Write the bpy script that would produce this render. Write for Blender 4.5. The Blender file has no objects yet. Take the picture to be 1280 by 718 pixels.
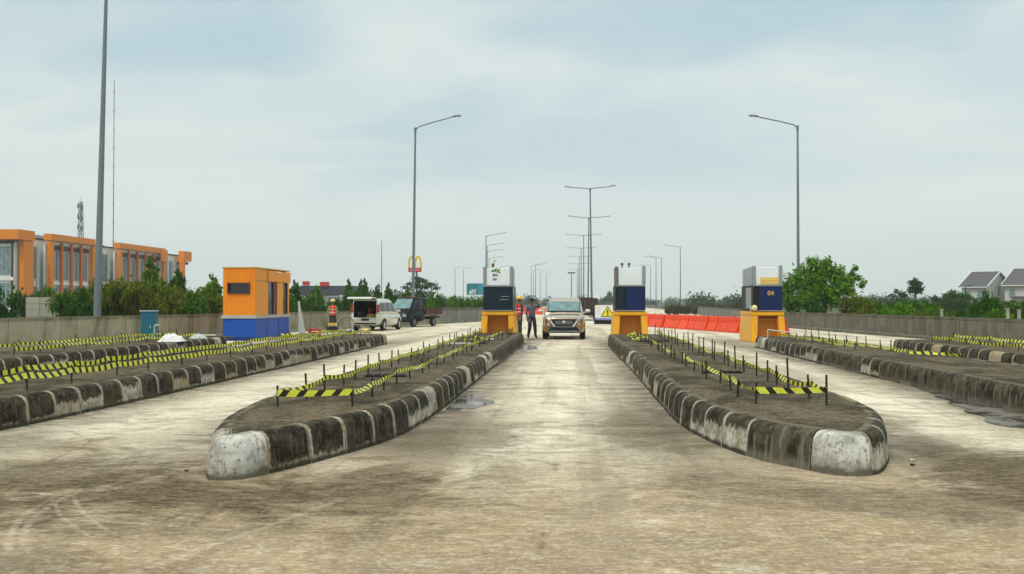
import bpy, bmesh, math, random
import numpy as np
from mathutils import Vector, Matrix

random.seed(7)
SC = bpy.context.scene
COL = SC.collection
R = math.radians

# ------------------------------------------------------------------ camera
cam_d = bpy.data.cameras.new('camera')
cam = bpy.data.objects.new('camera', cam_d); COL.objects.link(cam)
cam_d.sensor_width = 36.0
cam_d.lens = 33.75
cam_d.clip_start = 0.1
cam_d.clip_end = 9000
_a, _b = 0.015832, 0.062411           # pitch up, yaw left of the road axis
fw = Vector((-math.sin(_b) * math.cos(_a), math.cos(_b) * math.cos(_a), math.sin(_a)))
rt = Vector((math.cos(_b), math.sin(_b), 0))
up = rt.cross(fw)
cam.matrix_world = Matrix(((rt.x, up.x, -fw.x, 0), (rt.y, up.y, -fw.y, 0), (rt.z, up.z, -fw.z, 1.5), (0, 0, 0, 1)))
SC.camera = cam

# ------------------------------------------------------------------ colour management
SC.view_settings.view_transform = 'Standard'
SC.view_settings.look = 'None'
SC.view_settings.gamma = 1.0
SC.view_settings.exposure = 0.0
SC.view_settings.use_curve_mapping = False


# ------------------------------------------------------------------ node helper
class NT:
    def __init__(self, tree):
        self.t = tree; self.N = tree.nodes; self.L = tree.links
        self.N.clear()

    def new(self, typ, **props):
        n = self.N.new(typ)
        for k, v in props.items(): setattr(n, k, v)
        return n

    def put(self, sock, v):
        if v is None: return
        if isinstance(v, bpy.types.NodeSocket): self.L.new(v, sock)
        else:
            if sock.type == 'RGBA' and len(v) == 3: v = (*v, 1)
            sock.default_value = v

    def math(self, op, a, b=None, c=None, clamp=False):
        n = self.new('ShaderNodeMath', operation=op, use_clamp=clamp)
        for i, v in enumerate((a, b, c)):
            if v is not None: self.put(n.inputs[i], v)
        return n.outputs[0]

    def add(self, a, b): return self.math('ADD', a, b)
    def mul(self, a, b): return self.math('MULTIPLY', a, b)
    def sub(self, a, b): return self.math('SUBTRACT', a, b)

    def vmath(self, op, a, b=None):
        n = self.new('ShaderNodeVectorMath', operation=op)
        self.put(n.inputs[0], a)
        if b is not None: self.put(n.inputs[1], b)
        return n.outputs[0]

    def mapv(self, vec, scale=(1, 1, 1), loc=(0, 0, 0), rot=(0, 0, 0)):
        n = self.new('ShaderNodeMapping')
        self.put(n.inputs['Vector'], vec); self.put(n.inputs['Location'], loc)
        self.put(n.inputs['Rotation'], rot); self.put(n.inputs['Scale'], scale)
        return n.outputs[0]

    def noise(self, vec, scale=5, detail=4, rough=.55, dist=0.0):
        n = self.new('ShaderNodeTexNoise')
        self.put(n.inputs['Vector'], vec); self.put(n.inputs['Scale'], scale)
        self.put(n.inputs['Detail'], detail); self.put(n.inputs['Roughness'], rough)
        self.put(n.inputs['Distortion'], dist)
        return n.outputs[0]

    def step(self, v, lo, hi):           # smooth 0..1 between lo and hi (lo > hi reverses)
        n = self.new('ShaderNodeMapRange', interpolation_type='SMOOTHSTEP')
        if isinstance(lo, (int, float)) and isinstance(hi, (int, float)) and lo > hi:
            self.put(n.inputs[0], v); self.put(n.inputs[1], hi); self.put(n.inputs[2], lo)
            self.put(n.inputs[3], 1.0); self.put(n.inputs[4], 0.0)
        else:
            self.put(n.inputs[0], v); self.put(n.inputs[1], lo); self.put(n.inputs[2], hi)
        return n.outputs[0]

    def mix(self, f, a, b, mode='MIX'):
        n = self.new('ShaderNodeMix', data_type='RGBA', blend_type=mode)
        self.put(n.inputs[0], f); self.put(n.inputs[6], a); self.put(n.inputs[7], b)
        return n.outputs[2]

    def xyz(self, vec):
        n = self.new('ShaderNodeSeparateXYZ'); self.put(n.inputs[0], vec)
        return n.outputs

    def coord(self, which='Object'):
        return self.new('ShaderNodeTexCoord').outputs[which]

    def bump(self, h, strength=.3, dist=.02):
        n = self.new('ShaderNodeBump')
        self.put(n.inputs['Strength'], strength); self.put(n.inputs['Distance'], dist); self.put(n.inputs['Height'], h)
        return n.outputs[0]

    def out(self, shader, where='Surface'):
        o = self.new('ShaderNodeOutputMaterial'); self.L.new(shader, o.inputs[where])

    def principled(self, col, rough=.7, metal=0.0, normal=None, spec=.35, coat=0.0, **kw):
        p = self.new('ShaderNodeBsdfPrincipled')
        self.put(p.inputs['Base Color'], col); self.put(p.inputs['Roughness'], rough)
        self.put(p.inputs['Metallic'], metal); self.put(p.inputs['Specular IOR Level'], spec)
        self.put(p.inputs['Coat Weight'], coat)
        if normal is not None: self.L.new(normal, p.inputs['Normal'])
        for k, v in kw.items(): self.put(p.inputs[k], v)
        return p.outputs[0]


# ------------------------------------------------------------------ world: overcast sky
SUN_EL, SUN_AZ = 56.0, 212.0             # degrees; azimuth clockwise from +Y
w = bpy.data.worlds.new('World'); SC.world = w; w.use_nodes = True
nt = NT(w.node_tree)
sky = nt.new('ShaderNodeTexSky', sky_type='NISHITA', sun_disc=False)
sky.sun_elevation = R(SUN_EL); sky.sun_rotation = R(SUN_AZ)
sky.air_density = 1.2; sky.dust_density = 3.0; sky.ozone_density = 1.0
d = nt.coord('Generated')
dx, dy, dz = nt.xyz(d)
zz = nt.math('MAXIMUM', dz, 0.0)
den = nt.add(zz, .22)
pv = nt.new('ShaderNodeCombineXYZ')
nt.put(pv.inputs[0], nt.math('DIVIDE', dx, den)); nt.put(pv.inputs[1], nt.math('DIVIDE', dy, den)); nt.put(pv.inputs[2], nt.mul(zz, 1.2))
n1 = nt.noise(nt.mapv(pv.outputs[0], (.62, .95, 1.0), (3.1, 1.35, .4)), 1.25, 4, .46, .3)
n2 = nt.noise(nt.mapv(pv.outputs[0], (1.3, 1.5, 1.0), (7.2, 4.0, 2.0)), 2.0, 3, .45, .2)
hor = nt.step(zz, .16, .03)              # paler band above the horizon
az = nt.math('ARCTAN2', dx, dy)
blue = nt.mul(nt.step(nt.add(nt.mul(n1, .8), nt.mul(n2, .2)), .42, .66), .55)
for (a0, e0, ra, re, k) in ((-.02, .165, .36, .085, .75), (.20, .29, .42, .075, .8), (-.50, .27, .30, .10, .8), (.50, .24, .25, .12, .45), (-.25, .20, .25, .05, .35), (1.6, .25, .8, .1, .5), (-1.8, .3, .9, .12, .5), (3.0, .2, .5, .1, .5), (2.4, .35, .4, .1, .5)):
    qa = nt.math('DIVIDE', nt.sub(az, a0), ra); qe = nt.math('DIVIDE', nt.sub(zz, e0), re)      # broad bluer breaks in the cloud, all round the sky
    q = nt.math('SQRT', nt.add(nt.mul(qa, qa), nt.mul(qe, qe)))
    q = nt.add(q, nt.mul(nt.sub(nt.add(nt.mul(n1, .6), nt.mul(n2, .4)), .5), 3.2))
    blue = nt.math('MAXIMUM', blue, nt.mul(nt.step(q, 1.15, .1), k))
blue = nt.mul(blue, nt.sub(1.0, nt.mul(hor, .75)))
blue = nt.mul(blue, nt.sub(1.0, nt.mul(nt.step(zz, .36, .75), .9)))     # blue faded out overhead, out of view, so the sky light stays neutral
cloud = nt.mix(blue, (8.15, 8.85, 8.55), (4.45, 6.35, 7.25))
cloud = nt.mix(nt.mul(hor, .8), cloud, (8.2, 9.3, 8.95))
lift = nt.add(1.0, nt.mul(nt.step(zz, .38, .95), .85))   # overcast sky brighter towards the zenith
lv = nt.new('ShaderNodeCombineXYZ')
for i in range(3): nt.put(lv.inputs[i], lift)
cloud = nt.mix(1.0, cloud, lv.outputs[0], 'MULTIPLY')
skyc = nt.mix(.9, sky.outputs[0], cloud)
bg = nt.new('ShaderNodeBackground'); nt.put(bg.inputs[0], skyc); bg.inputs[1].default_value = 0.1
o = nt.new('ShaderNodeOutputWorld'); nt.L.new(bg.outputs[0], o.inputs[0])

sun_d = bpy.data.lights.new('sun', 'SUN'); sun_d.energy = 1.5; sun_d.angle = R(14); sun_d.color = (1, .95, .87)
sun = bpy.data.objects.new('sun', sun_d); COL.objects.link(sun)
sd = Vector((math.sin(R(SUN_AZ)) * math.cos(R(SUN_EL)), math.cos(R(SUN_AZ)) * math.cos(R(SUN_EL)), math.sin(R(SUN_EL))))
sun.rotation_euler = sd.to_track_quat('Z', 'Y').to_euler()


# ------------------------------------------------------------------ mesh helpers
class MB:
    def __init__(self):
        self.v = []; self.f = []; self.m = []; self.s = []; self.uv = []

    def add(self, vs, fs, mi=0, sm=False, uvs=None):
        o = len(self.v)
        self.v += [tuple(p) for p in vs]
        for i, f in enumerate(fs):
            self.f.append([o + k for k in f]); self.m.append(mi); self.s.append(sm)
            self.uv.append(uvs[i] if uvs else None)
        return self

    def box(self, c, s, mi=0, rz=0.0, top=(1, 1), rx=0.0):
        hx, hy, hz = s[0] / 2, s[1] / 2, s[2] / 2
        vs = [(-hx, -hy, -hz), (hx, -hy, -hz), (hx, hy, -hz), (-hx, hy, -hz)]
        vs += [(x * top[0], y * top[1], hz) for x, y, _ in vs]
        M = Matrix.Rotation(rz, 3, 'Z') @ Matrix.Rotation(rx, 3, 'X')
        vs = [M @ Vector(p) + Vector(c) for p in vs]
        return self.add(vs, [(3, 2, 1, 0), (4, 5, 6, 7), (0, 1, 5, 4), (1, 2, 6, 5), (2, 3, 7, 6), (3, 0, 4, 7)], mi)

    def cyl(self, p0, p1, r0, r1=None, n=10, mi=0, sm=True, caps=True):
        p0, p1 = Vector(p0), Vector(p1); r1 = r0 if r1 is None else r1
        ax = (p1 - p0).normalized()
        u = ax.orthogonal().normalized(); v = ax.cross(u)
        vs = []
        for p, r in ((p0, r0), (p1, r1)):
            for k in range(n):
                a = 2 * math.pi * k / n
                vs.append(p + (u * math.cos(a) + v * math.sin(a)) * r)
        self.add(vs, [(k, (k + 1) % n, n + (k + 1) % n, n + k) for k in range(n)], mi, sm)
        if caps:
            self.add(vs[:n], [tuple(reversed(range(n)))], mi); self.add(vs[n:], [tuple(range(n))], mi)
        return self

    def tube(self, pts, r, n=8, mi=0):
        for a, b in zip(pts, pts[1:]): self.cyl(a, b, r, r, n, mi)
        return self

    def prism(self, poly, z0, z1, mi=0):
        n = len(poly)
        vs = [(x, y, z0) for x, y in poly] + [(x, y, z1) for x, y in poly]
        return self.add(vs, [tuple(reversed(range(n))), tuple(range(n, 2 * n))] + [(k, (k + 1) % n, n + (k + 1) % n, n + k) for k in range(n)], mi)

    def extr(self, pts, vec, mi=0):            # planar polygon pushed along vec
        n = len(pts); v = Vector(vec)
        vs = [Vector(p) for p in pts]; vs += [p + v for p in vs]
        return self.add(vs, [tuple(reversed(range(n))), tuple(range(n, 2 * n))] + [(k, (k + 1) % n, n + (k + 1) % n, n + k) for k in range(n)], mi)

    def lathe(self, prof, c=(0, 0, 0), n=16, mi=0, axis='Z', sm=True):   # prof: (r, h)
        vs = []
        for r, h in prof:
            for k in range(n):
                a = 2 * math.pi * k / n
                x, y = r * math.cos(a), r * math.sin(a)
                p = (x, y, h) if axis == 'Z' else ((h, x, y) if axis == 'X' else (x, h, y))
                vs.append((p[0] + c[0], p[1] + c[1], p[2] + c[2]))
        fs = []
        for i in range(len(prof) - 1):
            for k in range(n):
                q = (i * n + k, i * n + (k + 1) % n, (i + 1) * n + (k + 1) % n, (i + 1) * n + k)
                fs.append(q if axis != 'Y' else tuple(reversed(q)))
        return self.add(vs, fs, mi, sm)

    def loft(self, rings, mi=0, sm=True, caps=True):
        n = len(rings[0]); vs = [p for r in rings for p in r]; fs = []
        for i in range(len(rings) - 1):
            for k in range(n):
                fs.append((i * n + k, i * n + (k + 1) % n, (i + 1) * n + (k + 1) % n, (i + 1) * n + k))
        if caps: fs += [tuple(reversed(range(n))), tuple(range((len(rings) - 1) * n, len(rings) * n))]
        return self.add(vs, fs, mi, sm)

    def mesh(self, name, mats, bev=0.0, fix=False, seg=1):
        me = bpy.data.meshes.new(name)
        me.from_pydata(self.v, [], self.f)
        for m in (mats if isinstance(mats, (list, tuple)) else [mats]): me.materials.append(m)
        me.polygons.foreach_set('material_index', self.m)
        me.polygons.foreach_set('use_smooth', self.s)
        if any(u is not None for u in self.uv):
            lay = me.uv_layers.new(name='UVMap')
            i = 0
            for f, u in zip(self.f, self.uv):
                for k in range(len(f)):
                    lay.data[i].uv = u[k] if u else (0, 0); i += 1
        if fix or bev:
            bm = bmesh.new(); bm.from_mesh(me)
            bmesh.ops.recalc_face_normals(bm, faces=bm.faces)
            if bev:
                bmesh.ops.remove_doubles(bm, verts=bm.verts, dist=1e-5)
                es = [e for e in bm.edges if len(e.link_faces) == 2 and e.calc_face_angle(0) > R(28)]
                bmesh.ops.bevel(bm, geom=es, offset=bev, segments=seg, affect='EDGES', clamp_overlap=True)
            bm.to_mesh(me); bm.free()
        me.update()
        return me

    def build(self, name, mats, parent=None, loc=(0, 0, 0), rz=0.0, bev=0.0, fix=False, seg=1):
        return obj(name, self.mesh(name, mats, bev, fix, seg), parent, loc, rz)


def obj(name, me, parent=None, loc=(0, 0, 0), rz=0.0, sc=None):
    o = bpy.data.objects.new(name, me); COL.objects.link(o)
    o.location = loc; o.rotation_euler = (0, 0, rz)
    if sc is not None: o.scale = sc
    if parent is not None: o.parent = parent
    return o


def tag(o, label=None, cat=None, group=None, kind=None):
    if label: o['label'] = label
    if cat: o['category'] = cat
    if group: o['group'] = group
    if kind: o['kind'] = kind
    return o


def thing(name, label, cat, loc=(0, 0, 0), rz=0.0, group=None, sc=None):
    o = obj(name, None, None, loc, rz, sc)
    o.empty_display_size = .2
    return tag(o, label, cat, group)


def copy_tree(o, loc, rz=None, label=None, sc=None):
    c = o.copy(); COL.objects.link(c); c.location = loc
    if rz is not None: c.rotation_euler = (0, 0, rz)
    if sc is not None: c.scale = sc
    if label: c['label'] = label
    for ch in [x for x in o.children]:
        k = ch.copy(); COL.objects.link(k); k.parent = c
        for g in [x for x in ch.children]:
            q = g.copy(); COL.objects.link(q); q.parent = k
    return c


def rect_uv(x0, x1, z0, z1, y):       # quad facing -Y
    return [(x0, y, z0), (x1, y, z0), (x1, y, z1), (x0, y, z1)]


# ------------------------------------------------------------------ materials
MATS = {}


def pm(name, col, rough=.65, metal=0.0, var=.22, scale=5.0, bump=.12, streak=0.0, dirt=None, spec=.35, coat=0.0, rnd=.0):
    """painted / plain surface with grain, blotches and optional run-down streaks"""
    if name in MATS: return MATS[name]
    m = bpy.data.materials.new(name); m.use_nodes = True; t = NT(m.node_tree)
    inf = t.new('ShaderNodeObjectInfo')
    off = t.vmath('MULTIPLY', inf.outputs['Random'], (37.0, 53.0, 71.0))
    co = t.vmath('ADD', t.coord('Object'), off)
    a = t.noise(co, scale, 5, .6); b = t.noise(co, scale * 7, 3, .6)
    k = t.add(t.mul(t.sub(a, .5), 2 * var), t.mul(t.sub(b, .5), var))
    k = t.add(k, t.mul(t.sub(inf.outputs['Random'], .5), rnd))
    k = t.add(k, 1.0)
    kv = t.new('ShaderNodeCombineXYZ')
    for i in range(3): t.put(kv.inputs[i], k)
    c = t.mix(1.0, col, kv.outputs[0], 'MULTIPLY')
    if streak:
        s = t.noise(t.mapv(co, (6, 6, .35)), 2.2, 4, .65)
        c = t.mix(t.mul(t.step(s, .48, .72), streak), c, dirt or tuple(x * .35 for x in col))
    elif dirt:
        c = t.mix(t.mul(t.step(a, .5, .75), .6), c, dirt)
    nrm = t.bump(b, bump, .01) if bump else None
    t.out(t.principled(c, t.add(rough, t.mul(t.sub(a, .5), .2)), metal, nrm, spec, coat))
    MATS[name] = m
    return m


def glassy(name, col, rough=.06, spec=.6):
    if name in MATS: return MATS[name]
    m = bpy.data.materials.new(name); m.use_nodes = True; t = NT(m.node_tree)
    a = t.noise(t.coord('Object'), 3, 3, .5)
    c = t.mix(t.step(a, .35, .7), tuple(x * .7 for x in col), tuple(x * 1.25 for x in col))
    t.out(t.principled(c, rough, 0.0, None, spec))
    MATS[name] = m
    return m


def road_material():
    m = bpy.data.materials.new('worn_concrete_road'); m.use_nodes = True; t = NT(m.node_tree)
    P = t.coord('Object'); x, y, z = t.xyz(P)
    big = t.noise(t.mapv(P, (.42, .20, 1)), 1.0, 5, .6, .6)
    mid = t.noise(t.mapv(P, (.9, 1.5, 1), (4, 9, 0)), 1.3, 6, .65, .4)
    fine = t.noise(t.mapv(P, (1, .75, 1)), 26, 4, .72)
    tine = t.noise(t.mapv(P, (6, 15, 1), (2, 5, 0)), 1.0, 5, .75, .5)      # broom marks across the lane
    tine2 = t.noise(t.mapv(P, (1.1, 2.6, 1), (8, 3, 0)), 1.0, 7, .72, 1.0)
    lane = t.noise(t.mapv(P, (1.6, .05, 1), (1, 2, 0)), 1.0, 4, .6, .2)      # along the wheel paths
    grit = t.noise(P, 120, 3, .7)
    tine3 = t.noise(t.mapv(P, (16, 36, 1), (5, 1, 0)), 1.0, 4, .75, .5)
    blot = t.noise(t.mapv(P, (.8, .8, 1), (11, 3, 0)), 1.0, 7, .7, .8)
    c = t.mix(t.step(big, .36, .64), (.58, .54, .40), (.78, .75, .60))
    ap = t.mul(t.step(t.add(t.add(y, t.mul(t.sub(big, .5), 7.0)), t.mul(t.sub(blot, .5), 5.0)), 11.5, 6.5), .9)       # browner, dirtier apron before the islands
    c = t.mix(ap, c, t.mix(t.step(blot, .4, .62), (.21, .146, .066), (.40, .30, .158)))
    c = t.mix(t.mul(t.step(mid, .50, .64), .45), c, (.24, .195, .135))
    c = t.mix(t.mul(t.step(blot, .52, .64), .55), c, (.20, .16, .11))
    c = t.mix(t.mul(t.step(blot, .46, .34), .35), c, (.68, .62, .48))
    c = t.mix(t.mul(t.step(tine2, .50, .64), .50), c, (.22, .175, .12))
    c = t.mix(t.mul(t.step(tine2, .47, .34), .36), c, (.66, .60, .47))
    c = t.mix(t.mul(t.step(tine, .51, .63), .36), c, (.20, .155, .10))
    c = t.mix(t.mul(t.step(tine, .48, .37), .30), c, (.74, .68, .54))
    c = t.mix(t.mul(t.step(tine3, .51, .62), .32), c, (.17, .13, .085))
    c = t.mix(t.mul(t.step(tine3, .47, .38), .22), c, (.76, .71, .58))
    c = t.mix(t.mul(t.step(lane, .50, .63), .48), c, (.245, .195, .135))
    c = t.mix(t.mul(t.step(fine, .53, .64), .29), c, (.15, .118, .078))
    c = t.mix(t.mul(t.step(fine, .46, .36), .25), c, (.76, .71, .58))
    c = t.mix(t.mul(t.step(grit, .56, .70), .35), c, (.13, .105, .075))
    c = t.mix(t.mul(t.step(grit, .42, .30), .30), c, (.70, .66, .58))
    vo = t.new('ShaderNodeTexVoronoi'); t.put(vo.inputs['Vector'], P); t.put(vo.inputs['Scale'], 2.6)
    sx_, sy_, sz_ = t.xyz(vo.outputs['Color'])
    speck = t.mul(t.step(t.add(vo.outputs['Distance'], t.mul(t.sub(fine, .5), .12)), t.mul(sy_, .085), .0), t.step(sx_, .45, .5))
    c = t.mix(t.mul(speck, .8), c, (.07, .055, .038))
    vc = t.new('ShaderNodeTexVoronoi', feature='DISTANCE_TO_EDGE'); t.put(vc.inputs['Vector'], t.vmath('ADD', P, t.vmath('MULTIPLY', t.new('ShaderNodeTexNoise').outputs['Color'], (0.0, 0.0, 0.0)))); t.put(vc.inputs['Scale'], .33)
    crk = t.step(t.add(vc.outputs['Distance'], t.add(t.mul(t.sub(tine, .5), .06), t.mul(t.sub(fine, .5), .03))), .012, .0)
    c = t.mix(t.mul(t.mul(crk, t.step(mid, .5, .6)), .6), c, (.09, .07, .048))
    wob = t.mul(t.sub(mid, .5), 1.1)
    # rubber and dirt lying along the island kerbs
    dk = None
    for ex in (-1.8, -3.75, 1.28, 3.4, -6.6, 6.0, -8.8, 8.2, -11.3, 9.8):
        e = t.step(t.add(t.math('ABSOLUTE', t.sub(x, ex)), wob), 1.15, .1)
        dk = e if dk is None else t.math('MAXIMUM', dk, e)
    dk = t.mul(dk, t.mul(t.step(y, 8.0, 10.5), t.step(y, 46, 34)))
    c = t.mix(t.mul(t.mul(dk, t.add(.45, t.mul(t.step(tine2, .38, .6), .5))), .95), c, (.115, .092, .066))
    # dark patches where wheels turn round the noses
    for (px, py, rx, ry, s) in ((-3.0, 7.4, 2.0, 1.25, 1.0), (-4.6, 8.1, 1.8, 1.3, .9), (-1.7, 7.2, 1.5, .7, .7), (-4.9, 6.5, 1.6, .9, .6), (-2.6, 6.2, 1.8, .5, .45), (3.9, 8.9, 1.2, 1.6, 1.0), (5.0, 7.3, 1.8, 1.2, .85), (2.6, 7.5, 1.9, .7, .6), (1.2, 8.4, .9, 1.0, .5),
                                (6.2, 12.4, 1.3, 2.4, .8), (-1.3, 10.6, .9, 2.6, .75), (.75, 11.8, .75, 2.8, .8), (-3.1, 5.0, 1.3, .7, .5), (-5.9, 9.4, 1.0, 1.4, .55), (3.0, 5.3, 1.3, .4, .5)):
        qx = t.math('DIVIDE', t.sub(x, px), rx); qy = t.math('DIVIDE', t.sub(y, py), ry)
        q = t.math('SQRT', t.add(t.mul(qx, qx), t.mul(qy, qy)))
        q = t.add(q, t.mul(t.sub(tine2, .5), 2.2)); q = t.add(q, t.mul(t.sub(blot, .5), 3.0))
        c = t.mix(t.mul(t.step(q, 1.25, .25), s * .92), c, t.mix(t.step(t.add(t.mul(tine, .6), t.mul(fine, .4)), .42, .58), (.155, .118, .07), (.05, .038, .021)))
    # pale scuffed tyre arcs and one long pale scrape
    arcs = None
    for (cx, cy, r, wd, x0, x1, y0, y1) in ((-.48, 7.62, 3.53, .022, -4.1, -3.2, 5.2, 7.4), (-.81, 7.5, 3.1, .022, -4.1, -3.1, 5.2, 7.5), (1.32, 10.33, 6.18, .014, -4.1, -2.9, 5.8, 7.4), (1.44, 10.38, 6.16, .014, -4.0, -2.9, 5.9, 7.4), (-4.32, -1.29, 7.78, .014, -4.2, -2.3, 6.0, 6.7)):
        ddx = t.sub(x, cx); ddy = t.sub(y, cy)
        q = t.math('ABSOLUTE', t.sub(t.math('SQRT', t.add(t.mul(ddx, ddx), t.mul(ddy, ddy))), r))
        q = t.step(t.add(q, t.mul(t.sub(fine, .5), .05)), wd * 2, wd * .3)
        q = t.mul(q, t.mul(t.mul(t.step(x, x0, x0 + .3), t.step(x, x1, x1 - .3)), t.mul(t.step(y, y0, y0 + .3), t.step(y, y1, y1 - .3))))
        arcs = q if arcs is None else t.math('MAXIMUM', arcs, q)
    # scrape from (-2.0, 5.2) to (-1.62, 7.2)
    lx, ly = .74, 2.2; ln = math.hypot(lx, ly)
    q = t.math('ABSOLUTE', t.add(t.mul(t.sub(x, -2.44), ly / ln), t.mul(t.sub(y, 5.18), -lx / ln)))
    q = t.step(t.add(q, t.add(t.mul(t.sub(mid, .5), .07), t.mul(t.sub(fine, .5), .05))), .055, .005)
    q = t.mul(q, t.step(y, 7.6, 6.9))
    arcs = t.math('MAXIMUM', arcs, t.mul(q, .8))
    c = t.mix(t.mul(t.mul(arcs, t.step(tine, .70, .36)), t.add(.10, t.mul(mid, .45))), c, (.58, .53, .45))
    # transverse joints: dark cracks and pale filled ones
    for (jy, wd, colr, s) in ((9.62, .012, (.13, .1, .075), .75), (11.5, .014, (.6, .56, .48), .5), (16.6, .03, (.15, .12, .09), .6), (22.8, .03, (.62, .58, .5), .5), (28.5, .05, (.16, .13, .1), .5), (34.5, .05, (.2, .16, .12), .4), (40.5, .06, (.2, .16, .12), .4)):
        q = t.math('ABSOLUTE', t.sub(t.add(y, t.mul(t.sub(big, .5), .12)), jy))
        q = t.mul(t.step(q, wd * 1.8, wd * .4), t.step(t.noise(t.mapv(P, (1.3, .01, 1), (jy, 0, 0)), 1.0, 3, .6), .38, .55))
        c = t.mix(t.mul(q, s), c, colr)
    c = t.mix(1.0, c, (1.04, 1.0, .965), 'MULTIPLY')
    h = t.add(t.add(t.mul(tine, .6), t.mul(tine3, .5)), t.mul(fine, .5))
    t.out(t.principled(c, t.add(.68, t.mul(mid, .25)), 0, t.bump(h, .4, .01), .10))
    return m


def kerb_material(name, plain=False, nose=False):
    m = bpy.data.materials.new(name); m.use_nodes = True; t = NT(m.node_tree)
    uv = t.coord('UV'); u, v, _ = t.xyz(uv)
    inf = t.new('ShaderNodeObjectInfo'); rnd = inf.outputs['Random']
    rnd2 = t.math('FRACT', t.mul(rnd, 17.31)); rnd3 = t.math('FRACT', t.mul(rnd, 91.7))
    P = t.vmath('ADD', t.coord('Object'), t.vmath('MULTIPLY', rnd, (31.0, 47.0, 13.0)))
    a = t.noise(P, 5, 5, .65); b = t.noise(P, 26, 4, .7)
    st = t.noise(t.mapv(P, (7, 7, .5)), 2.4, 5, .65)
    h = t.add(t.mul(b, .6), t.mul(a, .7))
    if nose:
        c = t.mix(t.step(a, .38, .62), (.34, .335, .29), (.60, .59, .53))
        c = t.mix(t.mul(t.step(b, .54, .62), .75), c, (.15, .13, .10))
        c = t.mix(t.mul(t.step(st, .52, .64), .6), c, (.24, .215, .175))
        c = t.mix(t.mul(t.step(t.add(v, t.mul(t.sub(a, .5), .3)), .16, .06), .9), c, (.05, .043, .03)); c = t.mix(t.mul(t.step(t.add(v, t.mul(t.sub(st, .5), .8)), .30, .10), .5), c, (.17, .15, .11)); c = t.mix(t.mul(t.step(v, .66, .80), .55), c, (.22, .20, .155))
    elif plain:
        c = t.mix(t.step(a, .38, .62), (.026, .022, .014), (.095, .08, .052))
        c = t.mix(t.mul(t.step(st, .51, .66), .5), c, (.25, .225, .175))
        c = t.mix(t.mul(t.step(t.add(v, t.mul(t.sub(a, .5), .5)), .22, .05), t.add(.2, t.mul(rnd2, .5))), c, (.24, .215, .17))
        c = t.mix(t.mul(t.step(v, .66, .74), .8), c, (.155, .13, .098))
    else:
        wu = t.add(u, t.add(t.mul(t.sub(a, .5), .12), t.mul(t.sub(b, .5), .08))); wv = t.add(v, t.mul(t.sub(a, .5), .45)); wv = t.add(wv, t.mul(t.sub(st, .5), .30)); wv = t.add(wv, t.mul(t.sub(b, .5), .2))
        v0 = t.add(.05, t.mul(t.mul(rnd2, rnd2), .40)); b3 = t.noise(P, 12, 5, .75)
        lo = t.step(t.sub(wv, v0), -.03, .06)
        ed = t.mul(t.step(wu, .02, .075), t.step(wu, .99, .925))
        dark = t.mul(lo, ed)
        dark = t.mul(dark, t.step(rnd3, .07, .13))                      # a few bare blocks
        pale = t.mix(t.step(a, .36, .64), (.27, .245, .175), (.56, .53, .44))
        pale = t.mix(t.mul(t.step(rnd, .45, .8), t.step(a, .40, .58)), pale, (.36, .24, .105)); pale = t.mix(t.mul(t.step(b3, .50, .60), .55), pale, (.13, .11, .07))
        pale = t.mix(t.mul(t.step(b, .58, .74), .6), pale, (.10, .088, .065))
        blk = t.mix(t.step(a, .38, .62), (.020, .017, .011), (.07, .06, .041))
        blk = t.mix(t.mul(t.step(st, .54, .68), .5), blk, (.17, .15, .115))
        blk = t.mix(t.mul(t.step(b3, .55, .66), .5), blk, (.15, .13, .09)); blk = t.mix(t.mul(t.step(b, .52, .64), .5), blk, (.012, .010, .007))
        c = t.mix(dark, pale, blk)
        top = t.step(v, .70, .80)
        topc = t.mix(t.step(a, .38, .62), (.05, .041, .026), (.165, .135, .088))
        c = t.mix(t.mul(top, t.add(.55, t.mul(dark, .4))), c, topc)
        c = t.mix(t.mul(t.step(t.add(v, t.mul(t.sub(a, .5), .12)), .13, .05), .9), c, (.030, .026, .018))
    t.out(t.principled(c, .88, 0, t.bump(h, .6, .02), .08))
    return m


def slab_material():
    m = bpy.data.materials.new('island_slab_concrete'); m.use_nodes = True; t = NT(m.node_tree)
    P = t.coord('Object')
    a = t.noise(t.mapv(P, (1, .55, 1)), 1.3, 6, .65, .6); b = t.noise(P, 24, 5, .7); e = t.noise(t.mapv(P, (1.0, 9, 1)), 1.2, 4, .65)
    g = t.noise(t.mapv(P, (1, 1, 1), (9, 2, 0)), .7, 4, .6)
    inf = t.new('ShaderNodeObjectInfo')
    c = t.mix(t.step(a, .40, .60), (.050, .040, .024), (.150, .122, .076))
    c = t.mix(t.mul(t.step(e, .5, .62), .55), c, (.030, .025, .016))
    c = t.mix(t.mul(t.step(g, .54, .66), .4), c, (.18, .135, .088))
    b2 = t.noise(P, 11, 5, .75)
    c = t.mix(t.mul(t.step(b2, .50, .60), .6), c, (.028, .024, .015))
    c = t.mix(t.mul(t.step(b2, .46, .36), .35), c, (.23, .195, .13))
    c = t.mix(t.mul(t.step(b, .52, .64), .6), c, (.022, .018, .012))
    c = t.mix(t.mul(t.step(b, .44, .34), .4), c, (.28, .24, .165))
    t.out(t.principled(c, .9, 0, t.bump(t.add(a, b), .5, .015), .06))
    return m


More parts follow.
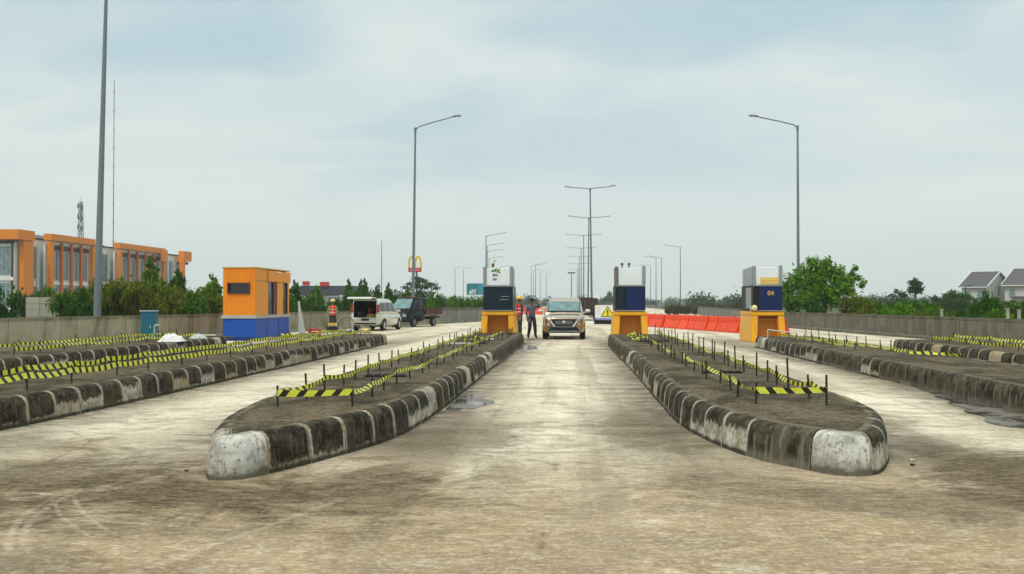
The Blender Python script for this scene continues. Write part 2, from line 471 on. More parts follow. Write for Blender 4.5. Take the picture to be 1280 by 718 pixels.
def wall_material(name, c1, c2, c3, warm=None):
    m = bpy.data.materials.new(name); m.use_nodes = True; t = NT(m.node_tree)
    inf = t.new('ShaderNodeObjectInfo')
    P = t.vmath('ADD', t.coord('Object'), t.vmath('MULTIPLY', inf.outputs['Random'], (41.0, 29.0, 3.0)))
    a = t.noise(P, 1.6, 5, .6); b = t.noise(P, 18, 4, .7)
    st = t.noise(t.mapv(P, (1.5, 1.5, .30)), 1.3, 6, .62, .5)
    st2 = t.noise(t.mapv(P, (4.5, 4.5, .6), (3, 1, 7)), 1.5, 5, .65, .4)
    c = t.mix(t.step(a, .3, .7), c1, c2)
    c = t.mix(t.mul(t.step(st, .50, .64), .6), c, c3)
    c = t.mix(t.mul(t.step(st2, .52, .68), .4), c, c3)
    c = t.mix(t.mul(t.step(st2, .42, .26), .4), c, tuple(min(1, k * 1.35) for k in c2))
    if warm: c = t.mix(t.mul(t.step(t.noise(P, .9, 3, .5), .6, .72), .5), c, warm)
    _, _, z = t.xyz(t.coord('Object'))
    c = t.mix(t.mul(t.step(t.add(z, t.mul(t.sub(st, .5), .35)), .82, .98), .55), c, tuple(k * .6 for k in c3))
    c = t.mix(t.mul(t.step(b, .6, .8), .3), c, c3)
    t.out(t.principled(c, .88, 0, t.bump(b, .3, .01), .08))
    return m


def tape_material():
    m = bpy.data.materials.new('hazard_tape'); m.use_nodes = True; t = NT(m.node_tree)
    u, v, _ = t.xyz(t.coord('UV'))
    s = t.math('FRACT', t.add(t.mul(u, 1 / .19), t.mul(v, .30)))
    k = t.step(t.math('ABSOLUTE', t.sub(s, .5)), .285, .30)
    n = t.noise(t.coord('Object'), 9, 3, .6)
    yel = t.mix(t.step(n, .3, .7), (.70, .72, .035), (.90, .90, .12))
    c = t.mix(k, yel, (.022, .022, .02))
    b = t.principled(c, .42, 0, None, .45)
    tr = t.new('ShaderNodeBsdfTranslucent'); t.put(tr.inputs[0], c)
    mx = t.new('ShaderNodeMixShader'); mx.inputs[0].default_value = .25
    t.L.new(b, mx.inputs[1]); t.L.new(tr.outputs[0], mx.inputs[2])
    t.out(mx.outputs[0])
    return m


def leaf_material(name, c1, c2, c3=None):
    m = bpy.data.materials.new(name); m.use_nodes = True; t = NT(m.node_tree)
    g = t.new('ShaderNodeNewGeometry'); ri = g.outputs['Random Per Island']
    inf = t.new('ShaderNodeObjectInfo')
    P = t.coord('Object')
    a = t.noise(P, 1.4, 4, .6)
    f = t.add(t.mul(ri, .6), t.mul(t.step(a, .3, .7), .5))
    f = t.add(f, t.mul(t.sub(inf.outputs['Random'], .5), .3))
    c = t.mix(t.math('MINIMUM', f, 1.0), c1, c2)
    if c3: c = t.mix(t.mul(t.step(ri, .82, .95), .75), c, c3)
    p = t.principled(c, .75, 0, None, .03)
    tr = t.new('ShaderNodeBsdfTranslucent'); t.put(tr.inputs[0], t.mix(.5, c, (.14, .26, .015), 'MIX'))
    mx = t.new('ShaderNodeMixShader'); mx.inputs[0].default_value = .28
    t.L.new(p, mx.inputs[1]); t.L.new(tr.outputs[0], mx.inputs[2])
    t.out(mx.outputs[0])
    return m


def ground_material():
    m = bpy.data.materials.new('rough_verge_ground'); m.use_nodes = True; t = NT(m.node_tree)
    P = t.coord('Object')
    a = t.noise(P, .06, 6, .6); b = t.noise(P, 1.2, 5, .65)
    c = t.mix(t.step(a, .35, .65), (.055, .075, .025), (.10, .095, .045))
    c = t.mix(t.mul(t.step(b, .5, .7), .5), c, (.15, .13, .085))
    t.out(t.principled(c, .9, 0, t.bump(b, .4, .05), .2))
    return m


def water_material():
    m = bpy.data.materials.new('shallow_puddle_water'); m.use_nodes = True; t = NT(m.node_tree)
    P = t.coord('Object')
    a = t.noise(P, 2.0, 4, .6)
    c = t.mix(t.step(a, .35, .7), (.05, .042, .032), (.17, .145, .11))
    t.out(t.principled(c, t.add(.06, t.mul(t.step(a, .42, .62), .5)), 0, None, .4))
    return m


ROAD = road_material()
KERB = kerb_material('painted_kerb'); KERBP = kerb_material('stained_kerb', plain=True); KERBN = kerb_material('white_nose_paint', nose=True)
SLAB = slab_material()
WALL_L = wall_material('left_wall_concrete', (.25, .235, .16), (.34, .32, .235), (.11, .105, .062))
WALL_R = wall_material('right_wall_concrete', (.13, .125, .095), (.18, .175, .132), (.07, .066, .05), (.24, .165, .10))
WALL_F = wall_material('far_wall_concrete', (.19, .18, .155), (.27, .255, .22), (.10, .095, .08))
TAPE = tape_material()
GROUND = ground_material()
WATER = water_material()
DARK = pm('dark_steel', (.018, .017, .016), .55, .4, .3, 20)
RUST = pm('weathered_bar', (.028, .022, .018), .75, .2, .3, 30)
GALV = pm('galvanised_steel', (.19, .22, .24), .55, .4, .12, 3, .05)
GALVD = pm('weathered_galvanised_steel', (.13, .15, .16), .55, .4, .12, 3, .05)
BLACK = pm('black_plastic', (.012, .012, .013), .5, 0, .2, 9)
RUBBER = pm('tyre_rubber', (.018, .018, .018), .85, 0, .2, 18)
ALLOY = pm('wheel_alloy', (.55, .56, .57), .3, .8, .08, 9, 0)
CHROME = pm('chrome_trim', (.78, .79, .8), .12, 1.0, .05, 9, 0)
YELLOW = pm('machine_yellow_paint', (.84, .40, .008), .45, 0, .12, 3, .06, streak=.32, dirt=(.38, .19, .03), coat=.1)
OCHRE = pm('recess_orange_paint', (.50, .185, .01), .5, 0, .16, 3, .06, streak=.15)
NAVY = pm('navy_blue_panel', (.006, .018, .085), .35, 0, .3, 2.5, .03, spec=.2, coat=.1)
PETROL = pm('dark_green_blue_panel', (.005, .018, .030), .35, 0, .3, 2.5, .03, spec=.2, coat=.1)
PALE = pm('pale_panel_white', (.80, .83, .85), .35, 0, .06, 2, .03, streak=.08)
GREYP = pm('grey_column_metal', (.36, .37, .37), .35, .6, .12, 3, .03)
BROWNP = pm('brown_column_metal', (.20, .165, .13), .45, .4, .15, 3, .03)
WHITE = pm('white_paint', (.74, .74, .71), .5, 0, .08, 4, .04)
ORANGE = pm('booth_orange_paint', (.80, .235, .004), .5, 0, .10, 2.0, .05, streak=.28, dirt=(.45, .13, .012))
BLUE = pm('booth_blue_paint', (.004, .07, .40), .5, 0, .13, 2.5, .05, streak=.22, dirt=(.05, .10, .22))
LEDGE = pm('pale_ledge_concrete', (.42, .40, .35), .8, 0, .18, 6, .2, streak=.2)
TEAL = pm('teal_cabinet_paint', (.005, .105, .17), .45, 0, .15, 4, .04, streak=.2)
BARR = pm('orange_red_plastic', (.82, .055, .007), .45, 0, .12, 3, .05, rnd=.18)
REDP = pm('red_plastic', (.55, .015, .015), .45, 0, .12, 3, .05)
SKIN = pm('brown_skin', (.20, .105, .065), .6, 0, .1, 12, .03)
HAIR = pm('black_hair', (.012, .01, .009), .6, 0, .2, 30)

# ------------------------------------------------------------------ ground, road, walls
bm_ = MB()
bm_.add([(-1200, -150, 0), (1200, -150, 0), (1200, 1500, 0), (-1200, 1500, 0)], [(0, 1, 2, 3)])
tag(bm_.build('ground', GROUND, loc=(0, 0, -.06)), kind='structure')

LW = [(-21.0, 4), (-20.3, 16), (-17.7, 29), (-15.4, 40), (-13.7, 50), (-11.7, 58), (-9.2, 65.5)]      # left wall line
LW2 = [(-9.1, 66.2), (-7.3, 75), (-7.6, 110), (-8.5, 170), (-9, 260)]
RW = [(17.6, 6), (16.6, 20), (15.2, 33), (13.85, 46), (12.6, 58)]
RW2 = [(12.5, 59), (12.6, 75), (15.5, 120), (19, 200)]
poly = [(p[0], p[1]) for p in LW + LW2] + [(-9, 420), (23, 420)] + [p for p in reversed(RW + RW2)] + [(19, -12), (-22, -12)]
# widen the sheet to run under the walls
m_ = MB(); m_.add([(x, y, 0) for x, y in poly], [tuple(reversed(range(len(poly))))])
road = m_.build('road', ROAD, loc=(0, 0, 0), fix=True)
bm = bmesh.new(); bm.from_mesh(road.data); bmesh.ops.triangulate(bm, faces=bm.faces); bmesh.ops.recalc_face_normals(bm, faces=bm.faces)
for f in bm.faces:
    if f.normal.z < 0: f.normal_flip()
bm.to_mesh(road.data); bm.free()
tag(road, kind='structure')


def wall(name, label, line, h, mat, step=4.6, side=1, thick=.24):
    t = thing(name, label, 'wall', (line[0][0], line[0][1], 0))
    ox, oy = line[0]
    pts = []
    for a, b in zip(line, line[1:]):
        L = math.hypot(b[0] - a[0], b[1] - a[1]); n = max(1, round(L / step))
        for k in range(n): pts.append((a[0] + (b[0] - a[0]) * k / n, a[1] + (b[1] - a[1]) * k / n))
    pts.append(line[-1])
    for a, b in zip(pts, pts[1:]):
        L = math.hypot(b[0] - a[0], b[1] - a[1]); ang = math.atan2(b[1] - a[1], b[0] - a[0])
        e = .012; j = random.uniform(-.006, .006); hh = h + random.uniform(-.006, .006)
        p = MB()                         # a cast panel: battered foot, upright stem, thicker coping
        prof = [(-thick * .95, 0), (-thick * .95, .10), (-thick / 2, .16), (-thick / 2, hh - .09), (-thick / 2 - .02, hh - .08), (-thick / 2 - .02, hh), (thick / 2 + .02, hh), (thick / 2 + .02, hh - .08), (thick / 2, hh - .09), (thick / 2, .16), (thick * .95, .10), (thick * .95, 0)]
        rings = [[(xx, q[0] + j, q[1]) for q in prof] for xx in (e, L - e)]
        p.loft(rings, sm=False)
        p.build('panel', mat, t, (a[0] - ox, a[1] - oy, 0), ang, fix=True)
    return t


wall('concrete_wall', 'long stained concrete wall along the left edge with dark streaks', LW, 1.0, WALL_L)
wall('concrete_wall', 'darker grey concrete parapet along the right side below the shrubs', RW, .93, WALL_R)
wall('concrete_wall', 'far brownish concrete wall beyond the pickup on the left', LW2, 1.1, WALL_F, 4)
wall('concrete_wall', 'low far wall behind the row of orange barriers', RW2, 1.0, WALL_F, 4)
wall('median_barrier', 'low concrete median barrier running away behind the bronze car', [(2.0, 92), (2.0, 260)], .8, WALL_F, 6)


# ------------------------------------------------------------------ toll islands
PROF = [(0, 0, 0), (-.008, .10, .2), (-.022, .24, .44), (-.042, .305, .54), (-.075, .342, .61), (-.12, .36, .68), (-.21, .363, 1.0)]


def dense(path, step):
    """resample an open polyline to equal steps"""
    P = [Vector(p) for p in path]
    L = [0]
    for a, b in zip(P, P[1:]): L.append(L[-1] + (b - a).length)
    n = max(1, round(L[-1] / step)); out = []
    for k in range(n + 1):
        s = L[-1] * k / n
        for i in range(len(P) - 1):
            if s <= L[i + 1] + 1e-9:
                out.append(P[i].lerp(P[i + 1], (s - L[i]) / max(1e-9, L[i + 1] - L[i]))); break
    return out


def smooth_path(path, it=2):
    P = [Vector(p) for p in path]
    for _ in range(it):                       # Chaikin, keeping the ends
        Q = [P[0]]
        for a, b in zip(P, P[1:]):
            Q += [a.lerp(b, .25), a.lerp(b, .75)]
        Q.append(P[-1]); P = Q
    return P


def island(label, outline, white=0, plain=None, block=.6, h=1.0):
    """outline: counter-clockwise open list from the nose round and back; plain(x, y, i) tells blackened blocks"""
    c = Vector((sum(p[0] for p in outline) / len(outline), min(p[1] for p in outline)))
    t = thing('toll_island', label, 'traffic island', (c.x, c.y, 0))
    P = [p - c for p in smooth_path(list(outline) + [outline[0]])]
    S = dense(P, block / 4)
    S = S[:-1]
    n = len(S); nb = n // 4
    S = S[:nb * 4]; n = nb * 4
    N = []
    for i in range(n):
        tg = (S[(i + 1) % n] - S[i - 1]).normalized(); N.append(Vector((tg.y, -tg.x)))
    for k in range(nb):
        idx = [(4 * k + j) % n for j in range(5)]
        pts = [S[i] for i in idx]; nr = [N[i] for i in idx]
        mid = pts[2]; jit = random.uniform(-.006, .006); jz = random.uniform(-.005, .004)
        world = mid + c
        pl = plain(world.x, world.y) if plain else False
        org = Vector((mid.x, mid.y))
        u0 = .008
        mb = MB(); vs = []
        for j, (p, q) in enumerate(zip(pts, nr)):
            uu = (j / 4)
            pp = p
            if j == 0: pp = p.lerp(pts[1], .035)
            if j == 4: pp = p.lerp(pts[3], .035)
            for (o_, z_, v_) in PROF:
                wz = z_ * h + (jz if z_ > .2 else 0)
                rr = random.uniform(-.003, .003)
                vs.append((pp.x - org.x + q.x * (o_ + jit + rr), pp.y - org.y + q.y * (o_ + jit + rr), wz))
        K = len(PROF); fs = []; us = []
        for j in range(4):
            for i in range(K - 1):
                fs.append((j * K + i, (j + 1) * K + i, (j + 1) * K + i + 1, j * K + i + 1))
                us.append([(j / 4, PROF[i][2]), ((j + 1) / 4, PROF[i][2]), ((j + 1) / 4, PROF[i + 1][2]), (j / 4, PROF[i + 1][2])])
        mb.add(vs, fs, 0, True, us)
        for j in (0, 4):
            ring = [vs[j * K + i] for i in range(K)] + [(vs[j * K + K - 1][0], vs[j * K + K - 1][1], 0)]
            mb.add(ring, [tuple(range(K + 1)) if j == 4 else tuple(reversed(range(K + 1)))], 0, False, [[(0 if j == 0 else 1, .3)] * (K + 1)])
        mat = KERBN if k < white else (KERBP if pl else KERB)
        b = mb.build('kerb_block', mat, t, (org.x, org.y, 0))
        if k < white: b['label'] = 'white painted nose block with scuffs'
    # slab
    inner = [S[i] + N[i] * -.195 for i in range(0, n, 2)]
    mb = MB(); mb.add([(p.x, p.y, .3595 * h) for p in inner], [tuple(range(len(inner)))])
    s = mb.build('slab', SLAB, t)
    bm = bmesh.new(); bm.from_mesh(s.data); bmesh.ops.triangulate(bm, faces=bm.faces)
    bm.to_mesh(s.data); bm.free()
    return t


def far_end(xr, xl, y1):
    return [(xr, y1 - .5), (xr - .15, y1 - .1), (xr - .6, y1), (xl + .6, y1), (xl + .15, y1 - .1), (xl, y1 - .5)]


isl1 = [(-3.06, 7.93), (-2.78, 7.95), (-2.64, 8.28), (-2.48, 8.64), (-2.31, 9.15), (-2.13, 9.73), (-2.0, 10.2), (-1.9, 11.0), (-1.83, 12.2), (-1.8, 14), (-1.8, 18), (-1.8, 23.1), (-1.74, 23.2), (-1.74, 28)] + far_end(-1.72, -3.75, 36) + \
       [(-3.78, 28), (-3.78, 20), (-3.78, 14), (-3.78, 12), (-3.74, 10.9), (-3.62, 9.9), (-3.42, 8.95), (-3.2, 8.22)]
island('left centre island with a blunt white nose and taped stakes', isl1, 1, lambda x, y: y > 23.2)
isl2 = [(2.12, 8.72), (2.30, 8.44), (2.64, 8.48), (2.9, 9.05), (3.14, 9.77), (3.3, 10.4), (3.4, 11.3), (3.43, 12.4), (3.43, 18), (3.43, 28)] + far_end(3.4, 1.22, 34.8) + \
       [(1.24, 25.0), (1.29, 24.9), (1.3, 20), (1.29, 14.6), (1.28, 12.6), (1.36, 11.2), (1.48, 10.4), (1.62, 9.72), (1.83, 9.12)]
island('right centre island with a broad white nose and taller stakes', isl2, 1, lambda x, y: (y > 25 and x < 3) or (y < 10 and x < 2.1 and y > 8.5 and random.random() < .75))


def side_island(xl, xr, y1):
    cx = (xl + xr) / 2
    return [(cx - .2, 8.2), (cx + .15, 8.2), (cx + .6, 9.2), (xr - .12, 10.4), (xr, 11.8), (xr, 20)] + far_end(xr, xl, y1) + [(xl, 20), (xl, 11.8), (xl + .12, 10.4), (cx - .6, 9.2)]


island('left side island with striped kerb ending near the white van', side_island(-8.75, -6.58, 34.6), 1)
island('outermost left island beside the teal cabinet and the wall', side_island(-13.4, -11.3, 31.4), 1)
island('right side island with a long blackened unpainted kerb', side_island(6.02, 8.2, 32.8), 1, lambda x, y: x < 7 and (y < 19.6 or 20.6 < y < 23.4))
island('outermost right island beside the grey parapet', side_island(9.7, 11.7, 30.3), 1)

# dark cable slots let into the slabs
for (x, y, w_, l_, lab) in ((-2.85, 14.6, .62, .22, 'dark steel cable slot cover on the near half of the left centre island'), (-2.8, 26.5, .9, .5, 'dark slot cover on the far half of the left centre island'),
                            (2.42, 15.7, .62, .22, 'dark steel cable slot cover on the near half of the right centre island'), (2.35, 28.2, .9, .5, 'dark slot cover on the far half of the right centre island'),
                            (7.6, 14.8, 1.2, .12, 'narrow dark slot cover on the right side island')):
    t = thing('slot_cover', lab, 'cover', (x, y, .352))
    MB().box((0, 0, .018), (w_, l_, .036)).build('frame', DARK, t, bev=.005)
    m_ = MB()
    for k in range(5): m_.box((-w_ * .4 + k * w_ * .2, 0, .042), (w_ * .12, l_ * .8, .012))
    m_.build('grating', RUST, t)

# ------------------------------------------------------------------ stakes and tape
STAKE = MB().cyl((0, 0, -.05), (0, 0, .30), .0125, .0125, 7).mesh('stake', RUST)


def stakes(xs, ys, label, hmin, hmax, zb=.352, jx=.05):
    out = []
    for y in ys:
        o = obj('stake', STAKE, None, (xs + random.uniform(-jx, jx), y + random.uniform(-.12, .12), zb), 0)
        o.rotation_euler = (random.gauss(0, .035), random.gauss(0, .035), random.random() * 6)
        hgt = random.uniform(hmin, hmax); o.scale = (1, 1, hgt / .30)
        tag(o, label, 'stake', label.replace('dark steel stake', 'stakes'))
        out.append((o.location.x, o.location.y, hgt))
    return out


def frange(a, b, s):
    r = []
    while a < b: r.append(a); a += s
    return r


def tape(pts, label, width=.062, sag=.03, tw=.25, slack=0):
    mb = MB(); u = 0; last = None; q = []
    for a, b in zip(pts, pts[1:]):
        a, b = Vector(a), Vector(b); n = 6
        t0 = random.uniform(-tw, tw)
        dr = random.uniform(.4, 1.3) * sag
        for k in range(n + (1 if b == Vector(pts[-1]) else 0)):
            f = k / n; p = a.lerp(b, f); p.z -= dr * 4 * f * (1 - f)
            q.append((p, math.sin(f * math.pi) * t0 * 2.2))
    base = Vector(pts[0])
    vs = []; us = []
    for i, (p, ro) in enumerate(q):
        dirv = (q[min(i + 1, len(q) - 1)][0] - q[max(i - 1, 0)][0]).normalized()
        side = Vector((dirv.y, -dirv.x, 0)).normalized()
        upv = Vector((0, 0, 1)) * math.cos(ro) + side * math.sin(ro)
        wd = width * random.uniform(.82, 1.04)
        if i: u += (p - q[i - 1][0]).length
        vs += [p - base - upv * wd / 2, p - base + upv * wd / 2]; us.append(u)
    fs = [(2 * i, 2 * i + 2, 2 * i + 3, 2 * i + 1) for i in range(len(q) - 1)]
    uv = [[(us[i], 0), (us[i + 1], 0), (us[i + 1], 1), (us[i], 1)] for i in range(len(q) - 1)]
    mb.add(vs, fs, 0, True, uv)
    return tag(mb.build('hazard_tape', TAPE, None, base), label, 'tape')


def tline(st, zmin=.14, zmax=.2, every=1):
    return [(x + .016, y, .352 + min(h * .85, random.uniform(zmin, zmax))) for x, y, h in st[::every]]


a = stakes(-2.40, frange(10.5, 22, .95) + frange(22.5, 34, 1.0), 'dark steel stake in the right row of the left centre island', .19, .27)
b = stakes(-3.15, frange(10.35, 22, .9) + frange(22.5, 34, 1.0), 'dark steel stake in the left row of the left centre island', .22, .36)
tape(tline(a), 'yellow and black tape along the right row of the left centre island', tw=.5)
tape(tline(b), 'yellow and black tape along the left row of the left centre island', tw=.4)
tape([(a[0][0], a[0][1] - .02, .52), (b[0][0], b[0][1] - .02, .51)], 'yellow and black tape stretched across the nose end of the left centre island', .072, .012, .05)
stakes(-2.1, frange(29.5, 34.5, .8), 'dark steel stake beside the kerb at the far end of the left centre island', .2, .3)
a2 = stakes(2.03, frange(10.85, 22, .9) + frange(22.5, 33.5, .95), 'dark steel stake in the left row of the right centre island', .2, .28)
b2 = stakes(2.80, frange(10.85, 22, .82) + frange(22.5, 33.5, .95), 'dark steel stake in the right row of the right centre island', .28, .44)
tape(tline(a2), 'yellow and black tape along the left row of the right centre island', tw=.6)
tape(tline(b2), 'yellow and black tape along the right row of the right centre island', tw=.4)
tape([(a2[0][0], a2[0][1] - .02, .515), (b2[0][0], b2[0][1] - .02, .535)], 'yellow and black tape stretched across the nose end of the right centre island', .072, .012, .05)
a = stakes(-7.1, frange(9.6, 33.6, 1.25), 'dark steel stake in the right row of the left side island', .2, .28)
b = stakes(-7.95, frange(9.8, 33.6, 1.25), 'dark steel stake in the left row of the left side island', .2, .28)
tape(tline(a, .16, .2), 'yellow and black tape along the right row of the left side island', .085, .03)
tape(tline(b, .17, .21), 'yellow and black tape along the left row of the left side island', .085, .03)
a = stakes(-12.1, frange(19.0, 31, 1.1), 'dark steel stake in the right row of the outermost left island', .2, .38)
b = stakes(-12.9, frange(20.5, 31, 1.25), 'dark steel stake in the left row of the outermost left island', .2, .34)
tape(tline(a[1:], .1, .17), 'yellow and black tape along the right row of the outermost left island', .075, .03)
tape(tline(b, .16, .2), 'yellow and black tape along the left row of the outermost left island', .07, .03)
a = stakes(6.75, frange(23.4, 32, 1.0), 'dark steel stake in the left row of the right side island', .18, .25)
b = stakes(7.42, frange(21.8, 32, .95), 'dark steel stake in the right row of the right side island', .24, .36)
tape(tline(b, .06, .12), 'yellow and black tape along the right row of the right side island', .075, .05, .6)
tape(tline(a, .08, .14), 'yellow and black tape along the left row of the right side island', .06, .03)
tape([(7.42, 21.75, .38), (7.7, 21.4, .40), (7.95, 21.1, .385), (8.1, 20.6, .40)], 'loose end of yellow and black tape lying on the right side island', .08, .01, .5)
a = stakes(10.6, frange(19.0, 29.6, 1.1), 'dark steel stake in the left row of the outermost right island', .15, .2)
b = stakes(11.2, frange(19.4, 29.6, 1.2), 'dark steel stake in the right row of the outermost right island', .2, .3)
tape(tline(a, .1, .14), 'yellow and black tape along the left row of the outermost right island', .08, .03)
tape(tline(b, .16, .2), 'yellow and black tape along the right row of the outermost right island', .08, .03)



def tangle(x, y, label, seed, n=16, r=.28):
    rng = random.Random(seed); pts = []
    for k in range(n):
        a = rng.uniform(0, 6.28); q = r * rng.uniform(.2, 1)
        pts.append((x + q * math.cos(a), y + q * 1.4 * math.sin(a), .375 + rng.uniform(0, .16) * (1 - q / r * .5)))
    tape(pts, label, .06, -.03, 1.2)


tangle(-2.75, 28.2, 'tangled heap of yellow and black tape on the far half of the left centre island', 4)
tangle(-2.95, 26.9, 'smaller knot of loose tape beside the pale plank on the left centre island', 6, 9, .2)
tangle(1.95, 31.2, 'tangled heap of tape in front of the cameras toll machine', 8)
tangle(1.9, 27.8, 'loose knot of tape by the left row of the right centre island', 9, 10, .2)
tangle(-9.2, 30.5, 'loose tape bunched at the far end of the left side island', 12, 10, .3)
for (x, y, L, rz, lab, c_) in ((-3.0, 26.1, .75, .05, 'pale plank lying across the left centre island near the tangled tape', (.62, .6, .55)), (-2.6, 29.0, .5, .5, 'small white offcut near the tangled tape on the left centre island', (.68, .68, .66)), (2.05, 29.6, .45, -.4, 'brown offcut beside the tape knot on the right centre island', (.2, .12, .07))):
    o = MB().box((0, 0, .02), (L, .12, .035)).build('plank', pm('loose_plank_%d' % int(L * 100), c_, .8, 0, .25, 8), None, (x, y, .358), rz, bev=.004)
    tag(o, lab, 'plank')
for k, (x, y, sz_) in enumerate(((3.12, 9.05, .022), (3.2, 9.3, .026), (3.34, 9.6, .016), (-3.42, 8.35, .018))):
    bm = bmesh.new(); bmesh.ops.create_icosphere(bm, subdivisions=1, radius=sz_)
    for v in bm.verts: v.co = Vector((v.co.x * random.uniform(.8, 1.5), v.co.y * random.uniform(.7, 1.2), v.co.z * random.uniform(.4, .7)))
    me_ = bpy.data.meshes.new('stone'); bm.to_mesh(me_); bm.free(); me_.materials.append(LEDGE if k % 3 else RUST)
    tag(obj('stone', me_, None, (x, y, sz_ * .35), k), 'small crumb of concrete lying at the foot of the %s nose' % ('right island' if x > 0 else 'left island'), 'stone', 'crumbs of concrete by the noses')

# ------------------------------------------------------------------ puddles
def puddle(pts, z=.006):
    P = smooth_path([Vector(p) for p in pts] + [Vector(pts[0])], 2)[:-1]
    m_ = MB(); m_.add([(p.x, p.y, 0) for p in P], [tuple(range(len(P)))])
    o = m_.build('puddle', WATER, None, (0, 0, z), fix=True)
    tag(o, kind='structure')


puddle([(-1.76, 13.3), (-1.60, 13.15), (-1.50, 13.5), (-1.36, 13.4), (-1.30, 13.9), (-1.12, 14.2), (-1.22, 14.7), (-1.34, 14.6), (-1.40, 15.2), (-1.58, 15.0), (-1.62, 15.9), (-1.76, 16.2)])
puddle([(6.05, 11.6), (6.06, 17.6), (5.96, 16.9), (5.86, 15.9), (5.70, 15.6), (5.74, 14.9), (5.50, 14.6), (5.58, 13.9), (5.30, 13.5), (5.42, 12.9), (5.12, 12.4), (5.2, 11.8)])
puddle([(-1.7, 30.0), (-1.45, 29.6), (-1.3, 30.6), (-1.05, 30.9), (-1.2, 32.2), (-1.35, 33.0), (-1.5, 32.6), (-1.7, 34.0)])

# ------------------------------------------------------------------ toll machines
def text_mesh(s, size, depth=.004):
    cu = bpy.data.curves.new('lettering', 'FONT'); cu.body = s; cu.size = size; cu.extrude = depth; cu.align_x = 'CENTER'; cu.align_y = 'CENTER'
    tmp = bpy.data.objects.new('lettering', cu); COL.objects.link(tmp)
    bpy.context.view_layer.update()
    me = bpy.data.meshes.new_from_object(tmp.evaluated_get(bpy.context.evaluated_depsgraph_get()))
    bpy.data.objects.remove(tmp)
    return me


def flat_text(name, s, size, mat, parent, loc, rx=math.pi / 2, rz=0):
    me = text_mesh(s, size); me.materials.clear(); me.materials.append(mat)
    o = obj(name, me, parent, loc); o.rotation_euler = (rx, 0, rz)
    return o


